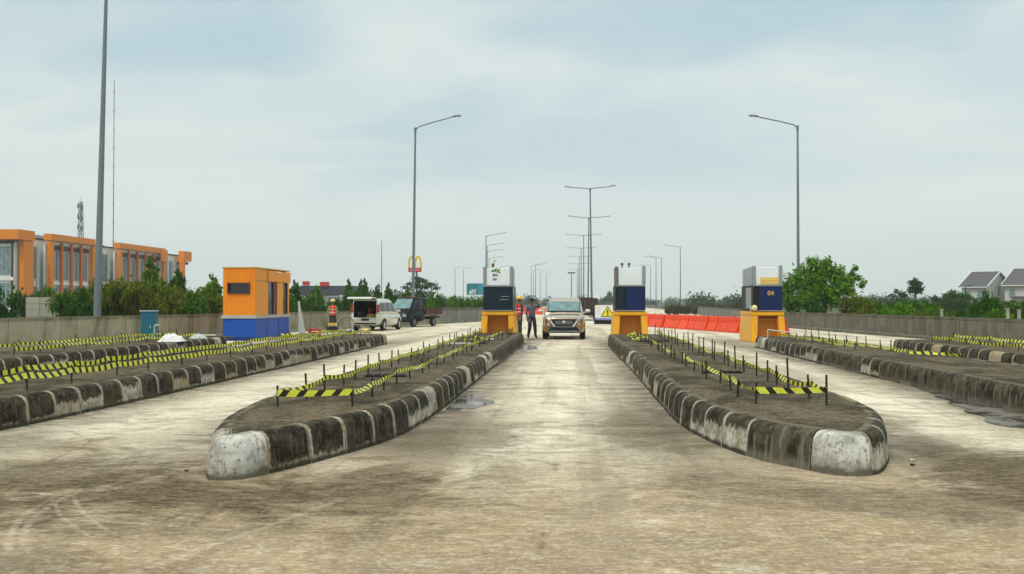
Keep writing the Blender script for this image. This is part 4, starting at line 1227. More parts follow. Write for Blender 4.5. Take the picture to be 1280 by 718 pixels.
def arch_cut(y, r, z, w_=.30, x=.83):
    out = []
    for s in (-1, 1):
        m_ = MB().cyl((s * (x - w_), y, z), (s * (x + .2), y, z), r, r, 22)
        out.append(m_.mesh('cut', INTER, fix=True))
    return out


def pane(parent, st, poly, mat, name='side_window', off=.006):
    for s in (-1, 1):
        m_ = MB(); vs = [(s * (side_x(st, y, z) + off), y, z) for y, z in poly]
        m_.extr(vs, (-s * .02, 0, 0)); m_.build(name, mat, parent, fix=True)


def slab_pane(parent, name, pts, vec, mat, bev=0):
    return MB().extr(pts, vec).build(name, mat, parent, fix=True, bev=bev)


# --- bronze car with white reflections, front towards the camera
BRONZE = pm('bronze_car_paint', (.37, .285, .205), .2, .7, .05, 2, 0, coat=1.0)
t = thing('parked_car', 'bronze people carrier facing the camera in the middle lane', 'car', (-.33, 40.7, 0), math.pi)
bst = [(-2.22, .72, .42, .98), (-2.12, .83, .30, 1.02), (-1.5, .875, .24, 1.04), (0, .875, .23, 1.02), (.9, .875, .23, 1.02), (1.25, .87, .24, 1.02), (1.65, .86, .25, .99), (2.0, .84, .26, .94), (2.16, .80, .28, .90), (2.24, .71, .32, .84)]
body = MB(); body.loft(shell_rings(bst))
bm0 = body.mesh('body', BRONZE, fix=True)
cut = arch_cut(1.38, .37, .33, .3, .875) + arch_cut(-1.40, .37, .33, .3, .875)
obj('body', carve(bm0, cut), t)
cst = [(-2.12, .78, .60, .98, 1.30), (-1.95, .80, .64, .98, 1.60), (-1.2, .83, .66, .98, 1.69), (0, .84, .67, .98, 1.695), (.42, .84, .665, .98, 1.655), (.95, .83, .70, .98, 1.32), (1.38, .82, .78, .98, 1.02)]
MB().loft(cabin_rings(cst)).build('cabin', BRONZE, t, fix=True)
ws = [(-.61, .70, 1.485), (.61, .70, 1.485), (.70, 1.28, 1.09), (-.70, 1.28, 1.09)]
nrm = (0, .03, .045)
slab_pane(t, 'windscreen', [(x, y + .035, z + .05) for x, y, z in ws], (0, -.02, -.03), WINDSCREEN)
m_ = MB()
m_.box((-.645, .93, 1.37), (.03, .85, .06), rx=-.59); m_.box((.645, .93, 1.37), (.03, .85, .06), rx=-.59); m_.build('windscreen_pillar_trim', BLACK, t)
MB().box((.22, 1.31, 1.14), (.6, .02, .02), rz=.05).box((-.35, 1.30, 1.145), (.55, .02, .02), rz=.06).build('wiper', BLACK, t)
pane(t, cst, [(-1.75, 1.10), (-.45, 1.08), (-.45, 1.50), (-1.55, 1.50)], GLASS)
pane(t, cst, [(-.36, 1.08), (.85, 1.07), (.40, 1.50), (-.36, 1.51)], GLASS)
FR = 2.24
slab_pane(t, 'grille', [(-.50, FR + .005, .825), (.50, FR + .005, .825), (.40, FR + .02, .56), (-.40, FR + .02, .56)], (0, .02, 0), BLACK)
m_ = MB()
for z_ in (.74, .69, .635): m_.box((0, FR + .045, z_), (.70, .02, .018))
m_.build('grille_bar', GREYP, t)
m_ = MB(); m_.extr([(0, FR + .05, .79), (.07, FR + .05, .72), (0, FR + .05, .65), (-.07, FR + .05, .72)], (0, .01, 0)); m_.build('badge', CHROME, t, fix=True)
for s in (-1, 1):
    slab_pane(t, 'chrome_blade', [(s * .50, FR + .02, .74), (s * .56, FR + .01, .73), (s * .40, FR + .04, .52), (s * .34, FR + .04, .545)], (0, .03, 0), CHROME, .006)
    slab_pane(t, 'running_light', [(s * .48, FR + .0, .865), (s * .84, FR - .22, .89), (s * .85, FR - .24, .845), (s * .48, FR + .01, .815)], (0, .03, .0), LAMPC)
    slab_pane(t, 'headlight', [(s * .58, FR - .02, .70), (s * .80, FR - .10, .70), (s * .83, FR - .12, .56), (s * .66, FR - .02, .53), (s * .55, FR + .01, .60)], (0, .03, 0), LAMPC)
    slab_pane(t, 'headlight_bezel', [(s * .54, FR - .02, .735), (s * .83, FR - .12, .735), (s * .855, FR - .15, .50), (s * .64, FR - .03, .48), (s * .50, FR - .0, .58)], (0, .02, 0), BRONZE)
    slab_pane(t, 'fog_lamp', [(s * .66, FR - .02, .42), (s * .80, FR - .10, .42), (s * .80, FR - .10, .36), (s * .66, FR - .02, .35)], (0, .03, 0), AMBER if s > 0 else LAMPC)
    mr = MB(); mr.loft([[(s * (x), y, z) for x, y, z in r] for r in ([(.88, 1.02, 1.08), (.88, 1.10, 1.07), (.88, 1.10, 1.18), (.88, 1.02, 1.20)], [(1.02, 1.0, 1.07), (1.02, 1.12, 1.06), (1.02, 1.12, 1.20), (1.02, 1.0, 1.22)], [(1.08, 1.0, 1.10), (1.08, 1.08, 1.10), (1.08, 1.08, 1.17), (1.08, 1.0, 1.18)])])
    mr.box((s * .85, 1.05, 1.09), (.1, .06, .04)); mr.build('wing_mirror', WHITE, t, fix=True)
slab_pane(t, 'lower_intake', [(-.50, FR + .025, .52), (.50, FR + .025, .52), (.64, FR - .0, .35), (-.64, FR - .0, .35)], (0, .02, 0), BLACK)
m_ = MB(); m_.extr([(-.46, FR + .05, .535), (.46, FR + .05, .535), (.42, FR + .05, .50), (-.42, FR + .05, .50)], (0, .02, 0)); m_.box((0, FR + .03, .345), (1.08, .06, .05)); m_.build('chrome_strip', GALV, t, fix=True)
MB().box((0, FR + .07, .43), (.44, .015, .12)).build('number_plate', BLACK, t)
MB().box((0, FR - .08, .29), (1.25, .2, .05)).build('skid_plate', GALV, t, bev=.01)
for s in (-1, 1):
    MB().tube([(s * .62, -1.4, 1.72), (s * .62, -1.2, 1.76), (s * .62, -.1, 1.765), (s * .62, .15, 1.71)], .018, 6).build('roof_rail', GALV, t)
for s in (-1, 1):
    for y in (1.38, -1.40): wheel(t, (s * .765, y, .325), .325, .21)

# --- pale van-like car seen from behind with its tailgate open
VANP = pm('pale_car_paint', (.60, .62, .54), .25, .3, .04, 2, 0, coat=.8)
t = thing('parked_van', 'white people carrier seen from behind with its tailgate open', 'van', (-10.45, 51.2, 0), R(-7))
bst = [(-2.12, .68, .42, .92), (-2.03, .78, .32, .95), (-1.3, .83, .25, .97), (0, .83, .23, .95), (.9, .83, .23, .95), (1.3, .82, .24, .94), (1.75, .78, .26, .84), (2.0, .70, .30, .74), (2.1, .58, .36, .64)]
bm0 = MB().loft(shell_rings(bst)).mesh('body', VANP, fix=True)
cargo = MB().box((0, -1.75, 1.12), (1.20, 1.5, .82)).mesh('cut', INTER, fix=True)
cut = arch_cut(1.30, .35, .31, .28, .83) + arch_cut(-1.32, .35, .31, .28, .83) + [cargo]
obj('body', carve(bm0, cut), t)
cst = [(-2.06, .77, .64, .90, 1.50), (-1.98, .78, .66, .90, 1.63), (-1.3, .80, .66, .90, 1.685), (-.1, .80, .655, .90, 1.68), (.3, .80, .65, .90, 1.63), (.85, .79, .70, .90, 1.28), (1.38, .78, .74, .90, .95)]
bm0 = MB().loft(cabin_rings(cst)).mesh('cabin', VANP, fix=True)
cargo = MB().box((0, -1.75, 1.14), (1.22, 1.5, .86)).mesh('cut', INTER, fix=True)
obj('cabin', carve(bm0, [cargo]), t)
slab_pane(t, 'windscreen', [(-.6, .45, 1.57), (.6, .45, 1.57), (.68, 1.26, 1.04), (-.68, 1.26, 1.04)], (0, .02, .03), GLASS)
pane(t, cst, [(-1.85, 1.02), (-1.05, 1.01), (-1.05, 1.47), (-1.75, 1.46)], GLASS)
pane(t, cst, [(-.98, 1.01), (-.12, 1.0), (-.12, 1.48), (-.98, 1.48)], GLASS)
pane(t, cst, [(-.04, 1.0), (.92, .99), (.36, 1.47), (-.04, 1.48)], GLASS)
m_ = MB(); m_.loft([[(s * .66, 0, 0) for s in (-1,)] * 0 + [(-.66, y, z), (.66, y, z), (.66, y, z + .05), (-.66, y, z + .05)] for (y, z) in ((-1.93, 1.62), (-2.3, 1.70), (-2.75, 1.72), (-2.95, 1.66))], 0, False)
m_.build('tailgate', VANP, t, fix=True, bev=.012)
MB().box((0, -2.4, 1.665), (1.0, .5, .02), rx=-.1).build('tailgate_window', GLASS, t)
for s in (-1, 1):
    MB().tube([(s * .62, -1.98, 1.30), (s * .62, -2.45, 1.66)], .014, 6).build('gas_strut', DARK, t)
    slab_pane(t, 'tail_light', [(s * .64, -2.09, .98), (s * .80, -2.02, .98), (s * .77, -2.0, 1.38), (s * .66, -2.06, 1.38)], (0, -.03, 0), LAMPR, .006)
    mr = MB().box((s * .93, .78, 1.04), (.18, .1, .13)); mr.build('wing_mirror', VANP, t, bev=.02)
MB().box((0, -2.11, .56), (1.40, .10, .26)).build('bumper', VANP, t, bev=.03)
MB().box((0, -2.10, .40), (1.2, .06, .08)).build('bumper_lower', BLACK, t)
MB().box((.05, -2.165, .60), (.42, .012, .12)).build('number_plate', BLACK, t)
for s in (-1, 1):
    for (a, b) in ((-.10, .95), (-1.02, -.12)):
        MB().box((s * .838, (a + b) / 2 + .25 - .25, .88), (.012, .16, .025)).build('door_handle', VANP, t)
    for y in (1.30, -1.32): wheel(t, (s * .735, y, .30), .30, .19)
MB().box((.22, -1.7, .80), (.42, .3, .16)).build('cargo_box', pm('mustard_box', (.42, .27, .04), .6), t, bev=.01)
MB().box((.08, -1.5, 1.05), (.18, .18, .30)).build('cargo_bag', pm('dark_red_bag', (.22, .02, .04), .7), t, bev=.03)
MB().box((-.35, -1.6, .86), (.4, .4, .3)).build('cargo_sack', BLACK, t, bev=.05)

# --- dark pickup, open bed behind
PICK = pm('dark_green_paint', (.004, .009, .010), .4, 0, .1, 2, 0, spec=.15, coat=.05)
BEDR = pm('brown_red_bed_paint', (.075, .018, .016), .5, 0, .2, 4, .05, streak=.2)
t = thing('pickup_truck', 'dark green pickup with a brown red open bed', 'pickup truck', (-9.75, 58.6, 0), math.pi - R(21))
bst = [(-.15, .72, .42, .98), (-.05, .78, .36, 1.02), (.9, .78, .30, 1.02), (1.35, .78, .30, 1.0), (1.75, .74, .32, .92), (1.95, .68, .36, .84)]
bm0 = MB().loft(shell_rings(bst)).mesh('body', PICK, fix=True)
obj('body', carve(bm0, arch_cut(1.15, .34, .30, .28, .78)), t)
cst = [(-.12, .74, .60, .96, 1.62), (.0, .75, .62, .96, 1.76), (.5, .75, .62, .96, 1.78), (.85, .75, .62, .96, 1.73), (1.25, .74, .66, .96, 1.33), (1.6, .72, .70, .96, 1.0)]
MB().loft(cabin_rings(cst)).build('cabin', PICK, t, fix=True)
slab_pane(t, 'windscreen', [(-.54, .93, 1.68), (.54, .93, 1.68), (.64, 1.52, 1.10), (-.64, 1.52, 1.10)], (0, .025, .03), WINDSCREEN)
pane(t, cst, [(.06, 1.08), (1.2, 1.06), (.85, 1.58), (.06, 1.62)], GLASS)
MB().box((0, .45, 1.80), (1.2, .9, .03)).build('roof_board', pm('faded_red', (.30, .12, .10), .6), t, bev=.01)
FR = 1.95
slab_pane(t, 'grille', [(-.40, FR + .01, .76), (.40, FR + .01, .76), (.40, FR + .01, .60), (-.40, FR + .01, .60)], (0, .02, 0), BLACK)
MB().box((0, FR + .02, .47), (1.36, .12, .18)).build('bumper', BLACK, t, bev=.02)
MB().box((0, FR + .09, .48), (.42, .012, .12)).build('number_plate', BLACK, t)
for s in (-1, 1):
    slab_pane(t, 'headlight', [(s * .42, FR, .78), (s * .66, FR - .03, .78), (s * .66, FR - .03, .62), (s * .42, FR, .62)], (0, .03, 0), LAMPC)
    MB().box((s * .88, 1.2, 1.16), (.16, .06, .20)).build('wing_mirror', BLACK, t, bev=.02)
m_ = MB(); m_.box((0, -1.25, .56), (.5, 3.3, .14)); m_.box((0, -1.35, .50), (1.3, .12, .12)); m_.box((.55, -.6, .52), (.3, .5, .3)); m_.build('chassis', BLACK, t)
MB().box((0, -1.22, .76), (1.56, 2.1, .06)).build('bed_floor', BEDR, t)
for s in (-1, 1):
    m_ = MB(); m_.box((s * .77, -1.22, .96), (.04, 2.1, .34))
    for k in range(5): m_.box((s * .797, -2.15 + k * .465, .96), (.02, .06, .34))
    m_.build('bed_side', BEDR, t)
m_ = MB(); m_.box((0, -2.26, .96), (1.5, .04, .34)); m_.build('tailboard', BEDR, t)
m_ = MB(); m_.tube([(-.72, -.24, .8), (-.72, -.24, 1.5), (.72, -.24, 1.5), (.72, -.24, .8)], .025, 6); m_.tube([(-.72, -.24, 1.2), (.72, -.24, 1.2)], .02, 6); m_.build('headboard_rail', DARK, t)
m_ = MB(); m_.box((-.2, -.9, .92), (.8, .7, .26)); m_.box((.3, -1.6, .9), (.6, .6, .22)); m_.build('load_sack', pm('brown_sack', (.10, .075, .055), .9, 0, .3, 8), t, bev=.05)
for s in (-1, 1):
    for y in (1.15, -1.25): wheel(t, (s * .68, y, .29), .29, .18, GALV)
    MB().box((s * .77, -1.25, .68), (.1, .8, .05)).build('mudguard', BLACK, t, bev=.01)

# --- dark lorry far behind the bronze car
t = thing('parked_lorry', 'dark brown lorry half hidden between the bronze car and the warning board', 'lorry', (1.25, 78, 0))
m_ = MB(); m_.box((0, 2.2, 1.25), (1.7, 4.2, 1.15)); m_.build('cargo_body', pm('dark_brown_body', (.045, .03, .025), .6, 0, .25, 3), t, bev=.02)
m_ = MB()
for k in range(5): m_.box((-.7 + k * .35, .085, 1.25), (.05, .03, 1.1))
m_.build('body_rib', BLACK, t)
MB().loft(cabin_rings([(4.5, .78, .72, .6, 1.9), (5.6, .78, .72, .6, 1.9), (6.1, .76, .70, .6, 1.3)])).build('cab', PICK, t, fix=True)
MB().box((0, 2.6, .55), (.9, 5.4, .16)).build('chassis', BLACK, t)
MB().box((0, .05, .5), (1.6, .1, .12)).build('rear_bumper', BLACK, t)
for s in (-1, 1):
    MB().box((s * .65, .0, .62), (.2, .05, .1)).build('tail_light', LAMPR, t)
    for y in (.9, 5.0): wheel(t, (s * .68, y, .36), .36, .22, GALV)
m_ = MB().tube([(.5, -.1, 2.3), (.95, -.2, 1.7)], .04, 6); m_.build('pale_pole', WHITE, t)

# ------------------------------------------------------------------ generator, hat, hose
t = thing('generator', 'yellow topped generator standing in front of the vested worker', 'generator', (-11.35, 45.0, 0), R(12))
m_ = MB()
for s in (-1, 1): m_.tube([(s * .26, -.2, .04), (s * .26, -.2, .52), (s * .26, .2, .52), (s * .26, .2, .04), (s * .26, -.2, .04)], .018, 6)
m_.build('frame', BLACK, t)
MB().box((0, 0, .44), (.50, .38, .14)).build('fuel_tank', pm('dirty_yellow', (.55, .42, .10), .5), t, bev=.04, seg=2)
m_ = MB(); m_.box((-.08, 0, .2), (.3, .3, .26)); m_.cyl((.08, 0, .2), (.24, 0, .2), .13, .12, 12); m_.build('engine', BLACK, t, bev=.012)
MB().cyl((0, 0, .51), (0, 0, .55), .05, .05, 10).build('fuel_cap', BLACK, t)
t = thing('hard_hat', 'yellow hard hat lying on the ground behind the left side island', 'hard hat', (-9.95, 46.0, 0))
MB().lathe([(.16, .06), (.155, .10), (.12, .17), (.06, .205), (0, .21)], (0, 0, 0), 16).build('shell', pm('hat_yellow', (.82, .56, .04), .4), t)
MB().lathe([(.15, .05), (.20, .045), (.20, .06), (.15, .07)], (0, .02, 0), 16).build('brim', pm('hat_yellow', (.82, .56, .04), .4), t)
MB().box((0, 0, .025), (.5, .3, .05)).build('board_under', pm('old_timber', (.33, .24, .16), .8), t)
t = thing('hose_coil', 'grey coil of hose on the ground behind the white van bumper', 'hose', (-11.15, 46.8, 0))
m_ = MB()
for j in range(4):
    pts = [(.42 * math.cos(a) * (1 - .05 * j), .12 * math.sin(a) + .05 * j, .42 + .40 * math.sin(a) * (1 - .05 * j)) for a in [2 * math.pi * k / 18 for k in range(19)]]
    m_.tube(pts, .025, 6)
m_.build('coil', pm('grey_hose', (.25, .26, .26), .6), t)
MB().box((0, .1, .05), (.5, .4, .1)).build('reel_base', BLACK, t)


# ------------------------------------------------------------------ people
def person(label, loc, rz, mats, J, vest=None, helmet=None, cap=None, sc=1.0):
    """J overrides joint positions; local front is -Y; mats = (skin, shirt, trousers, shoes)"""
    t = thing('person', label, 'person', loc, rz, None, (sc, sc, sc))
    j = dict(pelvis=((0, 0, .93), .135), spine=((0, .005, 1.10), .125), chest=((0, .01, 1.28), .145), nb=((0, .01, 1.42), .085), neck=((0, -.005, 1.49), .056),
             h0=((0, -.02, 1.555), .072), h1=((0, -.02, 1.63), .088), h2=((0, -.01, 1.70), .070), nose=((0, -.115, 1.605), .014))
    for s, q in ((-1, 'l'), (1, 'r')):
        j['sh' + q] = ((s * .175, .01, 1.385), .068); j['el' + q] = ((s * .225, .03, 1.11), .054); j['wr' + q] = ((s * .235, -.03, .87), .036); j['pa' + q] = ((s * .235, -.045, .81), .034)
        j['hip' + q] = ((s * .095, 0, .87), .115); j['kn' + q] = ((s * .105, -.02, .49), .084); j['an' + q] = ((s * .11, .01, .10), .060); j['to' + q] = ((s * .125, -.15, .04), .036)
    for k, v in J.items(): j[k] = (v, j[k][1])
    E_ = [('pelvis', 'spine', 1), ('spine', 'chest', 1), ('chest', 'nb', 1), ('nb', 'neck', 0), ('neck', 'h0', 0), ('h0', 'h1', 0), ('h1', 'h2', 0), ('h1', 'nose', 0)]
    for q in 'lr':
        E_ += [('chest', 'sh' + q, 1), ('sh' + q, 'el' + q, 1), ('el' + q, 'wr' + q, 1), ('wr' + q, 'pa' + q, 0), ('pelvis', 'hip' + q, 2), ('hip' + q, 'kn' + q, 2), ('kn' + q, 'an' + q, 2), ('an' + q, 'to' + q, 3)]
        pw, pp = Vector(j['wr' + q][0]), Vector(j['pa' + q][0]); d_ = (pp - pw).normalized()
        sd_ = d_.cross(Vector((0, 1, 0)))
        sd_ = sd_.normalized() if sd_.length > .2 else d_.orthogonal().normalized()
        curl = sd_.cross(d_).normalized()
        for f, (off, ln) in enumerate(((-.030, .062), (-.010, .072), (.010, .068), (.029, .052))):
            a_ = pp + sd_ * off + d_ * .022; b_ = a_ + d_ * ln * .55 - curl * .012; c_ = b_ + d_ * ln * .40 - curl * .028
            j['f%d%sa' % (f, q)] = (tuple(a_), .0105); j['f%d%sb' % (f, q)] = (tuple(b_), .0095); j['f%d%sc' % (f, q)] = (tuple(c_), .008)
            E_ += [('pa' + q, 'f%d%sa' % (f, q), 0), ('f%d%sa' % (f, q), 'f%d%sb' % (f, q), 0), ('f%d%sb' % (f, q), 'f%d%sc' % (f, q), 0)]
        a_ = pp + sd_ * (-.045) - d_ * .02; b_ = a_ + d_ * .045 - sd_ * .012 - curl * .012
        j['th%sa' % q] = (tuple(a_), .012); j['th%sb' % q] = (tuple(b_), .009)
        E_ += [('pa' + q, 'th%sa' % q, 0), ('th%sa' % q, 'th%sb' % q, 0)]
    names = list(j); ix = {k: i for i, k in enumerate(names)}
    me = bpy.data.meshes.new('body'); me.from_pydata([j[k][0] for k in names], [(ix[a], ix[b]) for a, b, _ in E_], [])
    o = bpy.data.objects.new('tmp_person', me); COL.objects.link(o)
    md = o.modifiers.new('skin', 'SKIN'); md.use_smooth_shade = True; md.branch_smoothing = .35
    sk = me.skin_vertices[0].data
    for i, k in enumerate(names):
        sk[i].radius = (j[k][1], j[k][1]); sk[i].use_root = (k == 'pelvis')
    sb = o.modifiers.new('sub', 'SUBSURF'); sb.levels = 2; sb.render_levels = 2
    bpy.context.view_layer.update()
    ev = bpy.data.meshes.new_from_object(o.evaluated_get(bpy.context.evaluated_depsgraph_get()))
    bpy.data.objects.remove(o)
    ev.materials.clear()
    for m in mats: ev.materials.append(m)
    segs = [(Vector(j[a][0]), Vector(j[b][0]), c) for a, b, c in E_]
    for p in ev.polygons:
        c_ = p.center; best = (9, 0)
        for a, b, mi in segs:
            ab = b - a; f = max(0, min(1, (c_ - a).dot(ab) / max(1e-9, ab.length_squared))); dd = (c_ - a - ab * f).length
            if dd < best[0]: best = (dd, mi)
        p.material_index = best[1]; p.use_smooth = True
    body = obj('body', ev, t)
    hx, hy, hz = j['h1'][0]
    m_ = MB()
    for s in (-1, 1): m_.lathe([(0, -.010), (.010, -.006), (.012, 0), (.010, .006), (0, .010)], (hx + s * .034, hy - .083, hz + .012), 8, axis='Y')
    m_.build('eye', BLACK, t)
    m_ = MB().box((hx, hy - .088, hz - .055), (.045, .012, .010)); m_.build('mouth', pm('lip_brown', (.12, .05, .04), .6), t, bev=.003)
    m_ = MB()
    for s in (-1, 1): m_.lathe([(0, -.012), (.022, -.008), (.026, 0), (.018, .01), (0, .012)], (hx + s * .088, hy + .01, hz - .005), 8, axis='X')
    m_.build('ear', mats[0], t)
    if helmet:
        m_ = MB(); m_.lathe([(.125, .0), (.125, .04), (.105, .09), (.06, .125), (0, .135)], (hx, hy + .005, hz + .035), 18)
        m_.lathe([(.118, 0), (.155, -.006), (.155, .006), (.118, .014)], (hx, hy - .015, hz + .035), 18); m_.box((hx, hy + .005, hz + .16), (.03, .2, .02))
        m_.build('helmet', helmet, t)
    else:
        m_ = MB(); m_.lathe([(.103, -.03), (.106, .02), (.095, .07), (.055, .10), (0, .108)], (hx, hy + .016, hz + .01), 16); m_.build('hair', HAIR, t)
        if cap:
            m_ = MB(); m_.lathe([(.112, 0), (.110, .05), (.085, .085), (0, .10)], (hx, hy + .008, hz + .03), 16); m_.box((hx, hy - .13, hz + .035), (.15, .12, .012)); m_.build('cap', cap, t, bev=.004)
    if vest:
        vm, sm_ = vest; pel, ch, nb_ = (Vector(j[k][0]) for k in ('pelvis', 'chest', 'nb'))
        rings = []
        for f, rx_, ry_ in ((-.02, .185, .150), (.25, .178, .148), (.55, .19, .158), (.78, .195, .158), (.93, .175, .135), (1.02, .11, .10)):
            c_ = pel.lerp(nb_, f); rings.append([(c_.x + rx_ * math.cos(a), c_.y + ry_ * math.sin(a), c_.z) for a in [2 * math.pi * k / 20 for k in range(20)]])
        m_ = MB().loft(rings, 0, True, False); v_ = m_.build('vest', vm, t)
        for (f, rx_, ry_) in ((.28, .183, .153), (.58, .197, .165)):
            c_ = pel.lerp(nb_, f); m_ = MB().loft([[(c_.x + rx_ * math.cos(a), c_.y + ry_ * math.sin(a), c_.z + dz_) for a in [2 * math.pi * k / 20 for k in range(20)]] for dz_ in (-.022, .022)], 0, True, False)
            m_.build('reflective_band', sm_, v_)
        m_ = MB()
        for s in (-1, 1): m_.box((s * .09, -.163, 1.26), (.03, .012, .28))
        m_.build('vest_strap', DARK, v_)
    return t


def cloth(name, col): return pm(name, col, .85, 0, .16, 7, .2)


SHIRT = cloth('grey_blue_shirt', (.095, .115, .165)); TROU = cloth('dark_blue_trousers', (.03, .032, .055)); SHOE = pm('dark_shoes', (.02, .018, .016), .6)
# man in grey blue clothes, one hand raised to his head, mid-step
person('man in grey blue shirt and dark trousers with one hand raised to his head', (-1.66, 39.7, 0), R(18), (SKIN, SHIRT, TROU, SHOE),
       dict(elr=(.37, -.06, 1.36), wrr=(.21, -.16, 1.50), par=(.15, -.15, 1.56), ell=(-.235, .02, 1.10), wrl=(-.21, -.06, .86), pal=(-.205, -.075, .80),
            knl=(-.10, -.06, .49), anl=(-.13, .12, .11), tol=(-.15, -.03, .04), hipr=(.095, 0, .87), knr=(.12, -.08, .49), anr=(.14, -.10, .10), tor=(.17, -.26, .04)), None, None, None, .96)
# worker behind the machine
person('worker in a red vest and yellow helmet behind the emblem toll machine', (-2.36, 43.2, 0), R(-60), (SKIN, cloth('navy_shirt', (.025, .03, .06)), cloth('charcoal_trousers', (.03, .03, .035)), SHOE),
       dict(ell=(-.27, -.06, 1.14), wrl=(-.2, -.24, 1.02), pal=(-.17, -.29, 1.0)), (cloth('red_vest', (.62, .025, .02)), pm('reflective_tape', (.6, .6, .55), .4)), pm('hat_yellow', (.82, .56, .04), .4), None, 1.0)
# worker in an orange vest behind the generator, seen leaning a little
person('worker in an orange vest and cream helmet behind the generator', (-12.0, 47.6, 0), R(8), (SKIN, cloth('green_yellow_sleeves', (.12, .20, .05)), cloth('charcoal_trousers', (.03, .03, .035)), SHOE),
       dict(ell=(-.27, -.05, 1.12), wrl=(-.18, -.22, .98), pal=(-.14, -.27, .96), elr=(.27, -.05, 1.12), wrr=(.2, -.2, .98), par=(.17, -.25, .96)), (cloth('orange_vest', (.85, .10, .01)), pm('reflective_tape', (.6, .6, .55), .4)), pm('hat_cream', (.80, .60, .30), .4), None, .93)

# ------------------------------------------------------------------ vegetation
LEAF_A = leaf_material('mid_green_leaves', (.022, .08, .007), (.13, .24, .026), (.21, .30, .05))
LEAF_B = leaf_material('dark_green_leaves', (.010, .05, .006), (.06, .16, .020))
LEAF_C = leaf_material('olive_leaves', (.040, .062, .006), (.17, .205, .022), (.24, .15, .05))
LEAF_D = leaf_material('bright_green_leaves', (.022, .10, .005), (.14, .33, .016), (.24, .40, .035))
LEAF_E = leaf_material('brown_green_scrub', (.06, .055, .03), (.13, .105, .065), (.17, .11, .08))
LEAF_F = leaf_material('grey_green_far_leaves', (.03, .06, .03), (.07, .105, .05))
BARK = pm('brown_bark', (.085, .065, .048), .9, 0, .3, 10, .4)


def leaf_mesh(name, mat, clumps, n, size, seed, droop=0.0, fill=.5):
    rng = np.random.default_rng(seed)
    C = np.array(clumps, float)
    if C.shape[1] == 4: C = np.column_stack([C[:, :3], C[:, 3], C[:, 3], C[:, 3]])
    wgt = (C[:, 3] * C[:, 4] * C[:, 5]) ** (2 / 3); wgt /= wgt.sum()
    k = rng.choice(len(C), n, p=wgt)
    dirs = rng.normal(size=(n, 3)); dirs /= np.linalg.norm(dirs, axis=1)[:, None]
    rad = (fill + (1 - fill) * rng.random(n)) * (1 + .20 * rng.normal(size=n))
    # lumpy surface
    ph = rng.random(6) * 6.28
    rad *= 1 + .18 * np.sin(dirs[:, 0] * 5 + ph[0] + k) * np.sin(dirs[:, 2] * 6 + ph[1] + k * 2.1)
    pos = C[k, :3] + dirs * rad[:, None] * C[k, 3:6]
    nrm = dirs * .7 + rng.normal(size=(n, 3)) * .6 + np.array([0, 0, .25]); nrm /= np.linalg.norm(nrm, axis=1)[:, None]
    u = rng.normal(size=(n, 3)) + np.array([0, 0, -droop]) + dirs * droop * .6
    u -= nrm * (u * nrm).sum(1)[:, None]; u /= np.linalg.norm(u, axis=1)[:, None]
    v = np.cross(nrm, u)
    a = size * rng.uniform(.55, 1.35, n)[:, None]; b = a * rng.uniform(.32, .55, n)[:, None]
    V = np.stack([pos - u * a, pos + v * b - nrm * a * .12, pos + u * a, pos - v * b - nrm * a * .12], 1).reshape(-1, 3)
    V[:, 2] = np.maximum(V[:, 2], .02)
    me = bpy.data.meshes.new(name)
    me.vertices.add(4 * n); me.vertices.foreach_set('co', V.ravel())
    me.loops.add(4 * n); me.loops.foreach_set('vertex_index', np.arange(4 * n, dtype=np.int32))
    me.polygons.add(n); me.polygons.foreach_set('loop_start', np.arange(0, 4 * n, 4, dtype=np.int32)); me.polygons.foreach_set('loop_total', np.full(n, 4, np.int32))
    me.materials.append(mat); me.update(); me.validate()
    return me


def limbs(mb, base, top, r, targets):
    b, tp = Vector(base), Vector(top); m = b.lerp(tp, .5) + Vector((r * .8, 0, 0))
    mb.cyl(b, m, r, r * .75, 7); mb.cyl(m, tp, r * .75, r * .5, 7)
    for q in targets:
        q = Vector(q); s = m.lerp(tp, random.uniform(.1, 1)); e = s.lerp(q, .55) + Vector((0, 0, .08 * (q - s).length))
        mb.cyl(s, e, r * .42, r * .26, 5); mb.cyl(e, q, r * .26, r * .08, 5)


def bush_kind(mat, seed, n=1300, size=.085, shape=1.0):
    rng = random.Random(seed); cl = []
    for k in range(15):
        a = rng.uniform(0, 6.28); r = rng.uniform(.2, .74); z = rng.uniform(.2, .84) * shape
        cl.append((r * math.cos(a), r * math.sin(a), z, rng.uniform(.20, .36), rng.uniform(.20, .36), rng.uniform(.13, .24)))
    cl.append((0, 0, .42 * shape, .5, .5, .42))
    crown = leaf_mesh('foliage', mat, cl, n, size, seed, 0, .45)
    st = MB()
    for k in range(5):
        q = cl[k]; st.cyl((q[0] * .15, q[1] * .15, 0), (q[0] * .8, q[1] * .8, q[2]), .035, .012, 5)
    return crown, st.mesh('stem', BARK)


BUSH = {k: [bush_kind(m, s * 7 + i * 31, n, sz, sh) for i in range(2)] for k, m, s, n, sz, sh in (('mid', LEAF_A, 1, 1500, .085, 1), ('dark', LEAF_B, 2, 1500, .08, 1), ('olive', LEAF_C, 3, 1700, .075, .95), ('bright', LEAF_D, 4, 1300, .085, 1), ('scrub', LEAF_E, 5, 1300, .07, .8), ('far', LEAF_F, 6, 900, .10, 1))}


def bush(kind, x, y, w_, h, label, group=None, cat='bush', name='bush', v=None):
    cr, st = random.choice(BUSH[kind]) if v is None else BUSH[kind][v]
    t = thing(name, label, cat, (x, y, -.06), random.random() * 6.28, group, (w_ / 2, w_ / 2, h))
    obj('foliage', cr, t); obj('stem', st, t)
    return t


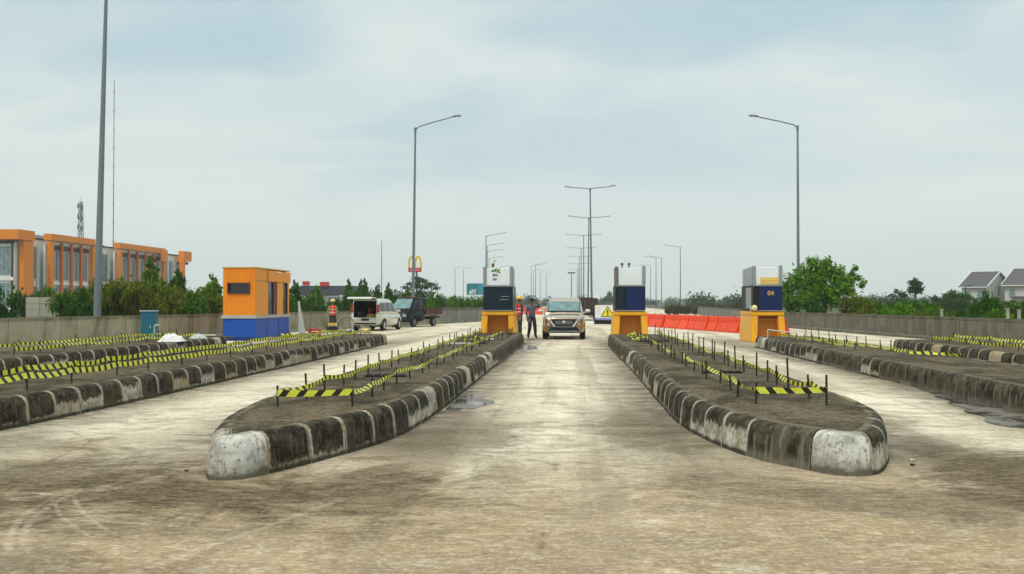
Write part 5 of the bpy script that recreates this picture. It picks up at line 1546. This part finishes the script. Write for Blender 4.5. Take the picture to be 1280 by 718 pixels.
def conifer_kind(mat, seed, n=1500, wd=.30, size=.055):
    rng = random.Random(seed); cl = []
    for k in range(26):
        z = .10 + .86 * (k / 25) ** .95; r = wd * (1 - z) ** .75 + .015
        for q in range(3 if z < .8 else 1):
            a = rng.uniform(0, 6.28); rr = r * rng.uniform(.35, .95)
            cl.append((rr * math.cos(a), rr * math.sin(a), z, r * .38 + .018, r * .38 + .018, .045))
    me = leaf_mesh('foliage', mat, cl, n, size, seed, .9, .2)
    st = MB().cyl((0, 0, 0), (0, 0, .95), .022, .006, 7)
    return me, st.mesh('trunk', BARK)


CON = [conifer_kind(LEAF_B, 11), conifer_kind(LEAF_A, 12, 1400, .34), conifer_kind(LEAF_B, 13, 1500, .24)]


def conifer(k, x, y, h, wd, label, group=None):
    t = thing('conifer_tree', label, 'tree', (x, y, -.06), random.random() * 6.28, group, (h * wd, h * wd, h))
    obj('crown', CON[k][0], t); obj('trunk', CON[k][1], t)
    return t


def tree(name, label, loc, mat, clumps, n, size, seed, trunk_top, r, rz=0, group=None, droop=0):
    t = thing(name, label, 'tree', loc, rz, group)
    leaf = leaf_mesh('crown', mat, clumps, n, size, seed, droop, .4); obj('crown', leaf, t)
    m_ = MB(); limbs(m_, (0, 0, 0), trunk_top, r, [c[:3] for c in clumps][:12]); m_.build('trunk', BARK, t)
    return t


# big leafy tree by the right lamp (units of 5 cm round the trunk)
u5 = .05
cl = [(-38, 0, 33, 15), (-44, 4, 17, 13), (-24, -4, 43, 16), (-10, 0, 56, 12), (2, 4, 48, 16), (5, -2, 60, 7), (17, 0, 44, 14), (22, -4, 30, 14), (-8, 0, 30, 20), (-22, -6, 15, 16), (33, 0, 38, 8), (36, 2, 46, 5), (40, 0, 53, 4.5), (43, 0, 40, 5.5), (47, -2, 32, 5), (50, -2, 36, 3), (32, 3, 25, 9), (10, -5, 17, 14), (-50, 0, 28, 8), (-15, 5, 62, 5)]
tree('leafy_tree', 'large bright green leafy tree behind the right parapet beside the lamp pole', (15.5, 60.5, .0), LEAF_D, [(a * u5, b * u5, c * u5 + .95, r * u5) for a, b, c, r in cl], 7500, .125, 5, (0, 0, 2.2), .16)
for (x, y, w_, h, k, lab) in ((14.6, 58.5, 2.2, 1.9, 'dark', 'dark bush under the left side of the big leafy tree'), (13.6, 60.0, 1.7, 2.2, 'mid', 'mid green bush between machine 04 and the right lamp pole'), (16.6, 57.5, 2.6, 2.2, 'olive', 'brownish olive bush under the right side of the big leafy tree'), (17.6, 58.5, 1.8, 1.9, 'mid', 'green bush at the right foot of the big leafy tree')):
    bush(k, x, y, w_, h, lab)

rngb = random.Random(3)
x = 17.4
kinds = ['mid', 'mid', 'olive', 'dark', 'bright', 'scrub']
for k in range(26):
    px = 1085 + k * 8.2 + rngb.uniform(-3, 3); Y = rngb.uniform(44, 53); X = (px - 715) / 1200 * Y * .985
    kd = rngb.choice(kinds); hh = rngb.uniform(1.25, 1.85) - (.2 if k > 9 else 0)
    bush(kd, X, Y, rngb.uniform(1.1, 1.8), hh, {'mid': 'mid green shrub', 'olive': 'olive shrub', 'dark': 'dark green shrub', 'bright': 'bright green shrub', 'scrub': 'brownish dry shrub'}[kd] + ' in the planting behind the right parapet', 'shrubs behind the right parapet', 'shrub', 'shrub')
for k in range(14):
    px = 1080 + k * 15 + rngb.uniform(-5, 5); Y = rngb.uniform(75, 90); X = (px - 715) / 1200 * Y * .985
    bush(rngb.choice(['far', 'mid', 'far']), X, Y, rngb.uniform(2.2, 3.2), rngb.uniform(1.7, 2.25), 'grey green shrub in the second line behind the right planting', 'second line of shrubs on the right', 'shrub', 'shrub')
bush('dark', 19.6, 47.2, 1.7, 2.15, 'tall dark green shrub below the left house', None, 'shrub', 'shrub')
bush('dark', 22.0, 47.5, 1.3, 1.75, 'dark rounded shrub between the two houses', None, 'shrub', 'shrub')
for (x, y, h) in ((15.35, 46.5, 1.25), (17.3, 46.2, 1.2), (18.9, 43.0, 1.25), (19.6, 43.5, 1.2)):
    t = thing('garden_post', 'short pale post standing among the shrubs behind the right parapet', 'post', (x, y, -.06), 0, 'pale posts among the shrubs')
    MB().box((0, 0, h / 2), (.10, .10, h)).build('post', LEDGE, t); MB().box((0, 0, h + .02), (.14, .14, .04)).build('cap', LEDGE, t)
tree('round_tree', 'small round dark tree on a thin trunk above the right shrubs', (38.3, 110, 0), LEAF_F, [(0, 0, 3.3, .75), (.45, 0, 2.9, .6), (-.4, 0, 2.8, .55), (.1, 0, 3.85, .4), (.55, .1, 3.5, .4), (-.3, 0, 3.6, .4)], 900, .16, 21, (0, 0, 2.8), .10)
tree('thin_tree', 'sparse little tree with a tuft left of the small round tree', (36.2, 110, 0), LEAF_F, [(0, 0, 2.75, .32), (.5, 0, 2.4, .4), (.9, 0, 2.3, .4), (-.4, 0, 2.2, .4)], 350, .15, 22, (0, 0, 2.4), .06)
tree('round_tree', 'low dark tree left of the houses behind the right shrubs', (40.5, 105, 0), LEAF_B, [(0, 0, 2.3, .6), (.9, 0, 2.1, .5), (-.7, 0, 2.0, .5), (1.6, 0, 2.0, .45)], 700, .16, 23, (0, 0, 2.0), .10)
t = thing('garden_lamp', 'thin dark lamp post with a short arm left of the houses', 'lamp', (44.6, 112, 0))
MB().cyl((0, 0, 0), (0, 0, 3.3), .06, .05, 7).build('pole', DARK, t); MB().tube([(0, 0, 3.25), (.25, 0, 3.4), (.75, 0, 3.35)], .04, 6).build('arm', DARK, t)

# left side: mass of bushes in front of the orange building
rngb = random.Random(9)
for k in range(24):
    px = 54 + k * 8.4 + rngb.uniform(-4, 4); Y = rngb.uniform(43, 50); X = (px - 715) / 1200 * Y * .975
    kd = rngb.choice(['olive', 'olive', 'mid', 'dark', 'mid', 'olive'])
    hh = 2.15 + .5 * math.sin((px - 40) / 170 * 3.0) + rngb.uniform(-.25, .35)
    bush(kd, X, Y, rngb.uniform(1.9, 2.8), hh, {'mid': 'mid green tall bush', 'olive': 'olive brown tall bush', 'dark': 'dark green tall bush'}[kd] + ' in the mass behind the left wall', 'bushes behind the left wall')
for k in range(12):
    px = -5 + k * 21 + rngb.uniform(-6, 6); Y = rngb.uniform(68, 80); X = (px - 715) / 1200 * Y * .975
    bush(rngb.choice(['mid', 'bright', 'far', 'mid']), X, Y, rngb.uniform(2.6, 3.8), rngb.uniform(2.3, 3.1), 'leafy bush in the second line towards the orange building', 'second line of bushes on the left')
bush('dark', -27.6, 44.5, 2.4, 2.5, 'dark tall bush at the left edge of the picture')
bush('dark', -26.1, 43.5, .8, .95, 'small dark bush in front of the pale garden wall')
conifer(1, -22.6, 50.5, 4.0, .85, 'tall spiky green tree in front of the third orange frame')
conifer(0, -21.2, 50.5, 3.4, .95, 'dark spiky tree in front of the right end of the orange building')
conifer(0, -21.9, 52, 3.1, .9, 'dark spiky tree just behind the bush mass')
conifer(1, -18.75, 49, 3.05, .95, 'pointed green tree left of the orange booth')
bush('mid', -17.9, 47.5, 1.9, 2.45, 'green bush touching the left side of the orange booth')
bush('bright', -19.8, 47.5, 1.8, 1.7, 'bright low bush left of the pointed tree')
for (x, y, h, wd, k, lab) in ((-24.6, 74, 2.9, 1.0, 0, 'dark conifer just right of the orange booth'), (-23.2, 75, 3.0, .9, 1, 'green conifer right of the booth in front of the dark roof'), (-21.7, 74, 3.35, .9, 0, 'taller dark conifer below the left red roof box'), (-20.3, 75, 2.9, 1.0, 1, 'green conifer in front of the dark roofed restaurant'),
                              (-17.6, 75, 3.5, .7, 2, 'slim conifer above the open tailgate of the white van'), (-16.7, 75, 3.45, .7, 2, 'second slim conifer above the white van'), (-16.1, 74, 3.5, .75, 2, 'third slim conifer above the white van'), (-15.3, 75, 3.05, .75, 0, 'lower conifer above the white van bonnet'), (-14.7, 76, 3.2, .7, 2, 'conifer left of the dark pickup cab')):
    conifer(k, x, y, h, wd, lab)
for k in range(24):
    X = -24.8 + k * .52; kd = rngb.choice(['dark', 'mid', 'dark'])
    bush(kd, X, rngb.uniform(70.5, 73.5), rngb.uniform(1.6, 2.6), rngb.uniform(1.8, 2.75), {'dark': 'dark green', 'mid': 'mid green'}[kd] + ' bush in the line behind the wall beyond the booth', 'bushes behind the wall beyond the booth')
tree('umbrella_tree', 'spreading flat topped tree behind the pickup and its lamp pole', (-13.5, 85, 0), LEAF_F,
     [(0, 0, 3.4, .9, .9, .25), (-.9, 0, 3.1, .7, .7, .2), (.9, 0, 3.1, .7, .7, .22), (-1.3, 0, 2.8, .6, .6, .2), (1.35, .1, 2.75, .5, .5, .2), (.2, 0, 2.9, 1.2, 1, .3), (-.4, 0, 3.65, .5, .5, .18), (.3, 0, 2.2, 1.5, 1.2, .4), (-.6, 0, 1.6, 1.2, 1, .5), (.9, 0, 1.5, 1.2, 1, .5)], 2600, .11, 31, (0, 0, 2.6), .12)
for k in range(10):
    bush('mid' if k % 3 else 'bright', -12.4 + k * .50, 84 + k * .6, 1.3, 2.35 - k * .045, 'mid green upright hedge shrub right of the flat topped tree' if k % 3 else 'brighter upright hedge shrub right of the flat topped tree', 'hedge right of the flat topped tree', 'hedge', 'hedge_shrub')

# far trees
tree('far_tree', 'lone dark tree on the skyline just left of the cameras toll machine', (13.6, 350, 0), LEAF_F, [(0, 0, 3.0, 1.6), (-1.6, 0, 2.2, 1.5), (1.7, 0, 2.2, 1.5), (0, 0, 4.6, 1.0)], 700, .4, 41, (0, 0, 3), .2)
for k in range(7):
    bush('far', 22.4 + k * .75, 132 + rngb.uniform(-3, 3), 2.3, 1.7 + .75 * math.sin(k / 6 * 3.1), 'grey green bush in the clump left of machine 04', 'bush clump left of machine 04')
for k in range(16):
    bush('scrub', 11.6 + k * .68, 118 + k * .5 + rngb.uniform(-2, 2), 1.7, 1.5 + rngb.uniform(0, .35), 'brown dry scrub bush behind the far right wall', 'brown scrub behind the far right wall')


def treeline(name, x0, x1, y0, y1, hmin, hmax, n, seed, mat=LEAF_F, sz=.55):
    rng = random.Random(seed); cl = []
    for k in range(n):
        f = k / (n - 1); h = rng.uniform(hmin, hmax)
        cl.append((x0 + (x1 - x0) * f + rng.uniform(-2, 2), y0 + (y1 - y0) * f + rng.uniform(-8, 8), h * .5, h * rng.uniform(.6, 1.0), h * .6, h * .55))
    o = obj(name, leaf_mesh(name, mat, cl, n * 130, sz, seed, 0, .5)); tag(o, kind='stuff')
    return o


treeline('treeline', -60, 75, 400, 420, 1.7, 3.0, 60, 51, sz=.35)
treeline('treeline', -130, -16, 250, 330, 2.2, 4.2, 60, 52, sz=.4)
treeline('treeline', 28, 150, 230, 260, 2.4, 3.8, 60, 53, sz=.4)
treeline('treeline', -330, 380, 640, 700, 3.5, 6, 110, 54, sz=.8)

# pale garden wall seen through the gap in the bushes on the left
t = thing('garden_wall', 'pale block wall seen through the gap in the bushes at far left', 'wall', (-30.5, 52, 0))
for r_ in range(5):
    for k in range(9):
        o = MB().box((.40 + k * .8, 0, .16 + r_ * .36), (.785, .2, .345)).build('block', pm('cream_block', (.36, .34, .27), .8, 0, .15, 5, .2, rnd=.15), t, bev=.008)

# ------------------------------------------------------------------ orange framed building on the left
BO = pm('facade_orange', (.80, .235, .006), .55, 0, .10, .6, .03, streak=.12, dirt=(.4, .12, .02))
BRO = pm('facade_red_orange', (.58, .12, .012), .55, 0, .12, .6, .03)
BW_ = pm('facade_white', (.78, .78, .74), .6, 0, .08, .5, .03, streak=.2)
BDK = pm('facade_dark_band', (.06, .035, .03), .6, 0, .2, .6, .03)
BGL = glassy('facade_glass', (.16, .25, .25), .12, .6)
BMU = pm('mullion_white', (.60, .61, .58), .5)
FX, HB = -79.5, 12.0
t = thing('office_building', 'long white building with big orange frames behind the left bushes', 'building', (FX, 133.1, 0))
# white body behind the frames (local x runs away from the road, negative)
MB().box((-10.2, 32.0, 5.55), (16, 62.0, 11.1)).build('wall', BW_, t)
MB().box((-10.2, 32.0, 11.2), (16.3, 62.3, .22)).build('roof', BDK, t)
for (y0, y1) in ((9.0, 22.6), (31.4, 50.4)):
    f = MB(); f.box((-.6, (y0 + y1) / 2, HB - .5), (1.2, y1 - y0, 1.0)); f.build('frame_beam', BO, t)
    MB().box((-.9, (y0 + y1) / 2, HB - 1.3), (.5, y1 - y0 - 1.7, .56)).build('white_band', BW_, t)
    for y in (y0 + .40, y1 - .40): MB().box((-.30, y, 5.38), (.6, .8, 10.76)).build('frame_pillar', BO, t)
    nbay = 4 if y1 - y0 < 15 else 5
    L = (y1 - y0 - 1.6) / nbay
    for k in range(1, nbay): MB().box((-.45, y0 + .8 + k * L, 5.38), (.30, .55, 10.76)).build('pillar', BRO, t)
    MB().box((-.82, (y0 + y1) / 2, 9.95), (.3, y1 - y0 - 1.7, .62)).build('dark_band', BDK, t)
    MB().box((-1.12, (y0 + y1) / 2, 5.2), (.3, y1 - y0, 10.4)).build('recess_wall', BW_, t)
    for k in range(nbay):
        for (z0_, z1_) in ((4.9, 9.5), (.6, 3.9)):
            yc = y0 + .8 + (k + .5) * L
            w_ = MB().box((-.93, yc, (z0_ + z1_) / 2), (.12, L - .55, z1_ - z0_)).build('window', BMU, t)
            for q in range(3):
                ww = (L - .75) / 3
                MB().box((-.85, yc - (L - .75) / 2 + (q + .5) * ww, (z0_ + z1_) / 2), (.06, ww - .20, z1_ - z0_ - .25)).build('pane', BGL, w_)
    MB().box((-.80, (y0 + y1) / 2, 4.4), (.4, y1 - y0 - 1.7, .45)).build('floor_band', BW_, t)
# gap bays between frames
for (y0, y1) in ((4.6, 8.8), (22.8, 31.2), (50.8, 58.6)):
    n_ = max(1, round((y1 - y0) / 2.4)); L = (y1 - y0) / n_
    for k in range(n_):
        for (z0_, z1_) in ((5.0, 10.0), (.8, 4.0)):
            w_ = MB().box((-2.14, y0 + (k + .5) * L, (z0_ + z1_) / 2), (.12, L - .6, z1_ - z0_)).build('window', BMU, t)
            for q in range(2): MB().box((-2.06, y0 + (k + .5) * L + (-.5 + q) * (L - .8) / 2, (z0_ + z1_) / 2), (.06, (L - .8) / 2 - .14, z1_ - z0_ - .25)).build('pane', BGL, w_)
    for k in range(n_ + 1): MB().box((-1.95, y0 + k * L, 5.2), (.3, .3, 10.4)).build('pilaster', BW_, t)
# last frame: corner block and pillar
MB().box((-.6, 61.3, HB - 1.0), (1.2, 4.0, 2.0)).build('frame_beam', BO, t)
MB().box((-.45, 59.5, 5.0), (.9, 1.0, 9.98)).build('frame_pillar', BO, t)
MB().box((-1.5, 62.2, 9.6), (1.5, 2.4, .5)).build('dark_band', BDK, t)
w_ = MB().box((-2.14, 61.6, 6.8), (.12, 2.4, 4.6)).build('window', BMU, t); MB().box((-2.06, 61.6, 6.8), (.06, 2.1, 4.3)).build('pane', BGL, w_)
MB().box((.02, 49.6, 10.6), (.2, 2.9, 2.2)).build('corner_panel', BO, t)
# end block facing the camera
MB().box((-8.6, 2.15, HB - .72), (17.4, 4.3, 1.44)).build('frame_beam', BO, t)
MB().box((-.36, 2.9, 5.25), (.7, 2.6, 10.5)).build('frame_pillar', BO, t)
MB().box((-9.0, 2.2, 5.0), (16.0, 2.6, 10.4)).build('end_wall', BW_, t)
MB().box((-8.8, .84, 10.2), (15.6, .16, .4)).build('dark_band', BDK, t)
MB().box((-1.25, .82, 5.0), (.22, .2, 10.0)).build('dark_post', BDK, t)
for k in range(6):
    for (z0_, z1_) in ((5.4, 9.7), (.8, 4.4)):
        xc = -2.5 - k * 2.35
        w_ = MB().box((xc, .86, (z0_ + z1_) / 2), (2.0, .12, z1_ - z0_)).build('window', BMU, t)
        for q in range(3): MB().box((xc - .64 + q * .64, .78, (z0_ + z1_) / 2), (.52, .06, z1_ - z0_ - .25)).build('pane', BGL, w_)
MB().box((-8.8, .8, 4.9), (15.6, .3, .5)).build('floor_band', BW_, t)
m_ = MB()
for k in range(4): m_.box((-6.5 - k * 1.1, 16 + k * 9, 11.8), (1.6, 1.8, .9))
m_.build('roof_plant', GREYP, t)

# ------------------------------------------------------------------ dark roofed restaurant, houses
t = thing('restaurant', 'low building with a dark roof and red boxes behind the conifers', 'building', (-56, 200, 0))
MB().box((4, 5, 1.6), (11, 8, 3.2)).build('wall', pm('restaurant_wall', (.25, .24, .22), .7), t)
MB().box((4, 5, 4.1), (11.6, 8.6, 1.8)).build('roof_fascia', pm('slate_fascia', (.055, .06, .075), .6), t, bev=.05)
for (x, w_, z) in ((-.4, 1.2, 5.5), (3.6, 1.75, 5.35)): MB().box((x, .9, z), (w_, 1.4, .9)).build('red_roof_box', pm('sign_red', (.55, .02, .02), .45), t, bev=.03)
for k in range(4):
    w_ = MB().box((0 + k * 2.6, .98, 1.9), (2.0, .1, 1.7)).build('window', BMU, t); MB().box((0 + k * 2.6, .9, 1.9), (1.8, .08, 1.5)).build('pane', BGL, w_)
MB().box((7.4, .93, 2.75), (1.2, .08, .7)).build('white_sign', WHITE, t)

ROOF = pm('dark_grey_roof_tiles', (.10, .095, .10), .7, 0, .15, 1.5, .2)
CREAM = pm('house_cream_wall', (.58, .56, .52), .7, 0, .08, .8, .05, streak=.15)


def house(label, x, y, w_, ze, zr, depth, rz):
    t = thing('house', label, 'house', (x, y, 0), rz)
    g = MB(); g.extr([(0, 0, 0), (0, depth, 0), (0, depth, ze), (0, depth / 2, zr - .1), (0, 0, ze)], (w_, 0, 0)); g.build('wall', CREAM, t, fix=True)
    n_ = 9; rf = MB(); ov = .45
    for sgn in (0, 1):
        for k in range(n_):
            f0, f1 = k / n_, (k + 1) / n_ + .02
            q = []
            for f, dz in ((f0, .07), (f1, 0)):
                yy = -ov + (depth / 2 + ov) * f; z_ = ze - ov * (zr - ze) / (depth / 2) + (zr - ze) * (1 + ov / (depth / 2)) * f + dz
                q.append((yy if sgn == 0 else depth - yy, z_))
            (ya, za), (yb, zb) = q
            rf.add([(-.35, ya, za), (w_ + .35, ya, za), (w_ + .35, yb, zb), (-.35, yb, zb), (-.35, ya, za - .12), (w_ + .35, ya, za - .12)], [(0, 1, 2, 3), (4, 5, 1, 0)])
    rf.build('roof', ROOF, t, fix=False)
    for xx in (-.40, w_ + .32):
        for sgn in (0, 1):
            e0 = (-ov if sgn == 0 else depth + ov); ez = ze - ov * (zr - ze) / (depth / 2)
            MB().extr([(xx, e0, ez - .12), (xx, depth / 2, zr - .12), (xx, depth / 2, zr + .12), (xx, e0, ez + .12)], (.10, 0, 0)).build('verge_board', WHITE, t, fix=True)
    MB().box((w_ / 2, -ov - .05, ze - .35), (w_ + .6, .12, .16)).build('gutter', WHITE, t)
    nw = max(2, int(w_ / 2.2))
    for k in range(nw):
        wx = w_ * (k + .5) / nw
        wv = MB().box((wx, -.03, ze - 1.35), (1.1, .12, 1.1)).build('window', BMU, t)
        MB().box((wx, -.10, ze - 1.35), (.9, .08, .9)).build('pane', BGL, wv)
    wv = MB().box((w_ + .03, depth / 2, ze - .6), (.12, 1.2, 1.3)).build('window', BMU, t)
    MB().box((w_ + .10, depth / 2, ze - .6), (.08, 1.0, 1.1)).build('pane', BGL, wv)
    MB().box((w_ / 2, -.35, ze - 2.15), (w_ * .8, .7, .14)).build('canopy', ROOF, t)
    return t


house('white house with a dark grey gabled roof, the left one of two', 63.1, 160, 3.9, 4.25, 6.45, 9, R(-45))
house('white house with a dark grey roof cut off by the right edge of the picture', 69.0, 158, 9.5, 4.5, 6.9, 9, R(-45))

# ------------------------------------------------------------------ labels: say which one of a row
ORD = ['first', 'second', 'third', 'fourth', 'fifth', 'sixth', 'seventh', 'eighth', 'ninth', 'tenth', 'eleventh', 'twelfth', 'thirteenth', 'fourteenth', 'fifteenth', 'sixteenth', 'seventeenth', 'eighteenth', 'nineteenth', 'twentieth']
ORD += ['twenty-' + k for k in ORD[:9]] + ['thirtieth']
same = {}
for o in COL.objects:
    if o.parent is None and 'category' in o: same.setdefault(o['label'], []).append(o)
for lab, os_ in same.items():
    if len(os_) < 2: continue
    lab2 = lab
    if lab.startswith('dark steel stake'):
        os_.sort(key=lambda o: o.location.y); how = 'from the near end'
    elif lab.startswith('small far twin') or lab.startswith('lamp in the far left'):
        os_.sort(key=lambda o: o.location.y); how = 'counting away'
    else:
        os_.sort(key=lambda o: o.location.x / max(1, o.location.y)); how = 'from the left'
    for i, o in enumerate(os_):
        o['label'] = '%s %s, %s %s' % (ORD[i], lab.replace('the ', '') if len(lab.split()) > 11 else lab, '' if len(lab.split()) > 13 else how.split()[0], '' if len(lab.split()) > 13 else ' '.join(how.split()[1:]))
        o['label'] = ' '.join(o['label'].split()).rstrip(',')

# ------------------------------------------------------------------ haze
hz = bpy.data.materials.new('pale_haze'); hz.use_nodes = True; t = NT(hz.node_tree)
pv_ = t.new('ShaderNodeVolumePrincipled'); pv_.inputs['Color'].default_value = (.97, 1, .99, 1); pv_.inputs['Density'].default_value = .00045; pv_.inputs['Anisotropy'].default_value = .2
t.out(pv_.outputs[0], 'Volume')
x0, x1, y0, y1, z0, z1 = -1230, 1230, -180, 1530, -1.2, 76
o = MB().box(((x0 + x1) / 2, (y0 + y1) / 2, (z0 + z1) / 2), (x1 - x0, y1 - y0, z1 - z0)).build('haze', hz)
tag(o, kind='stuff')
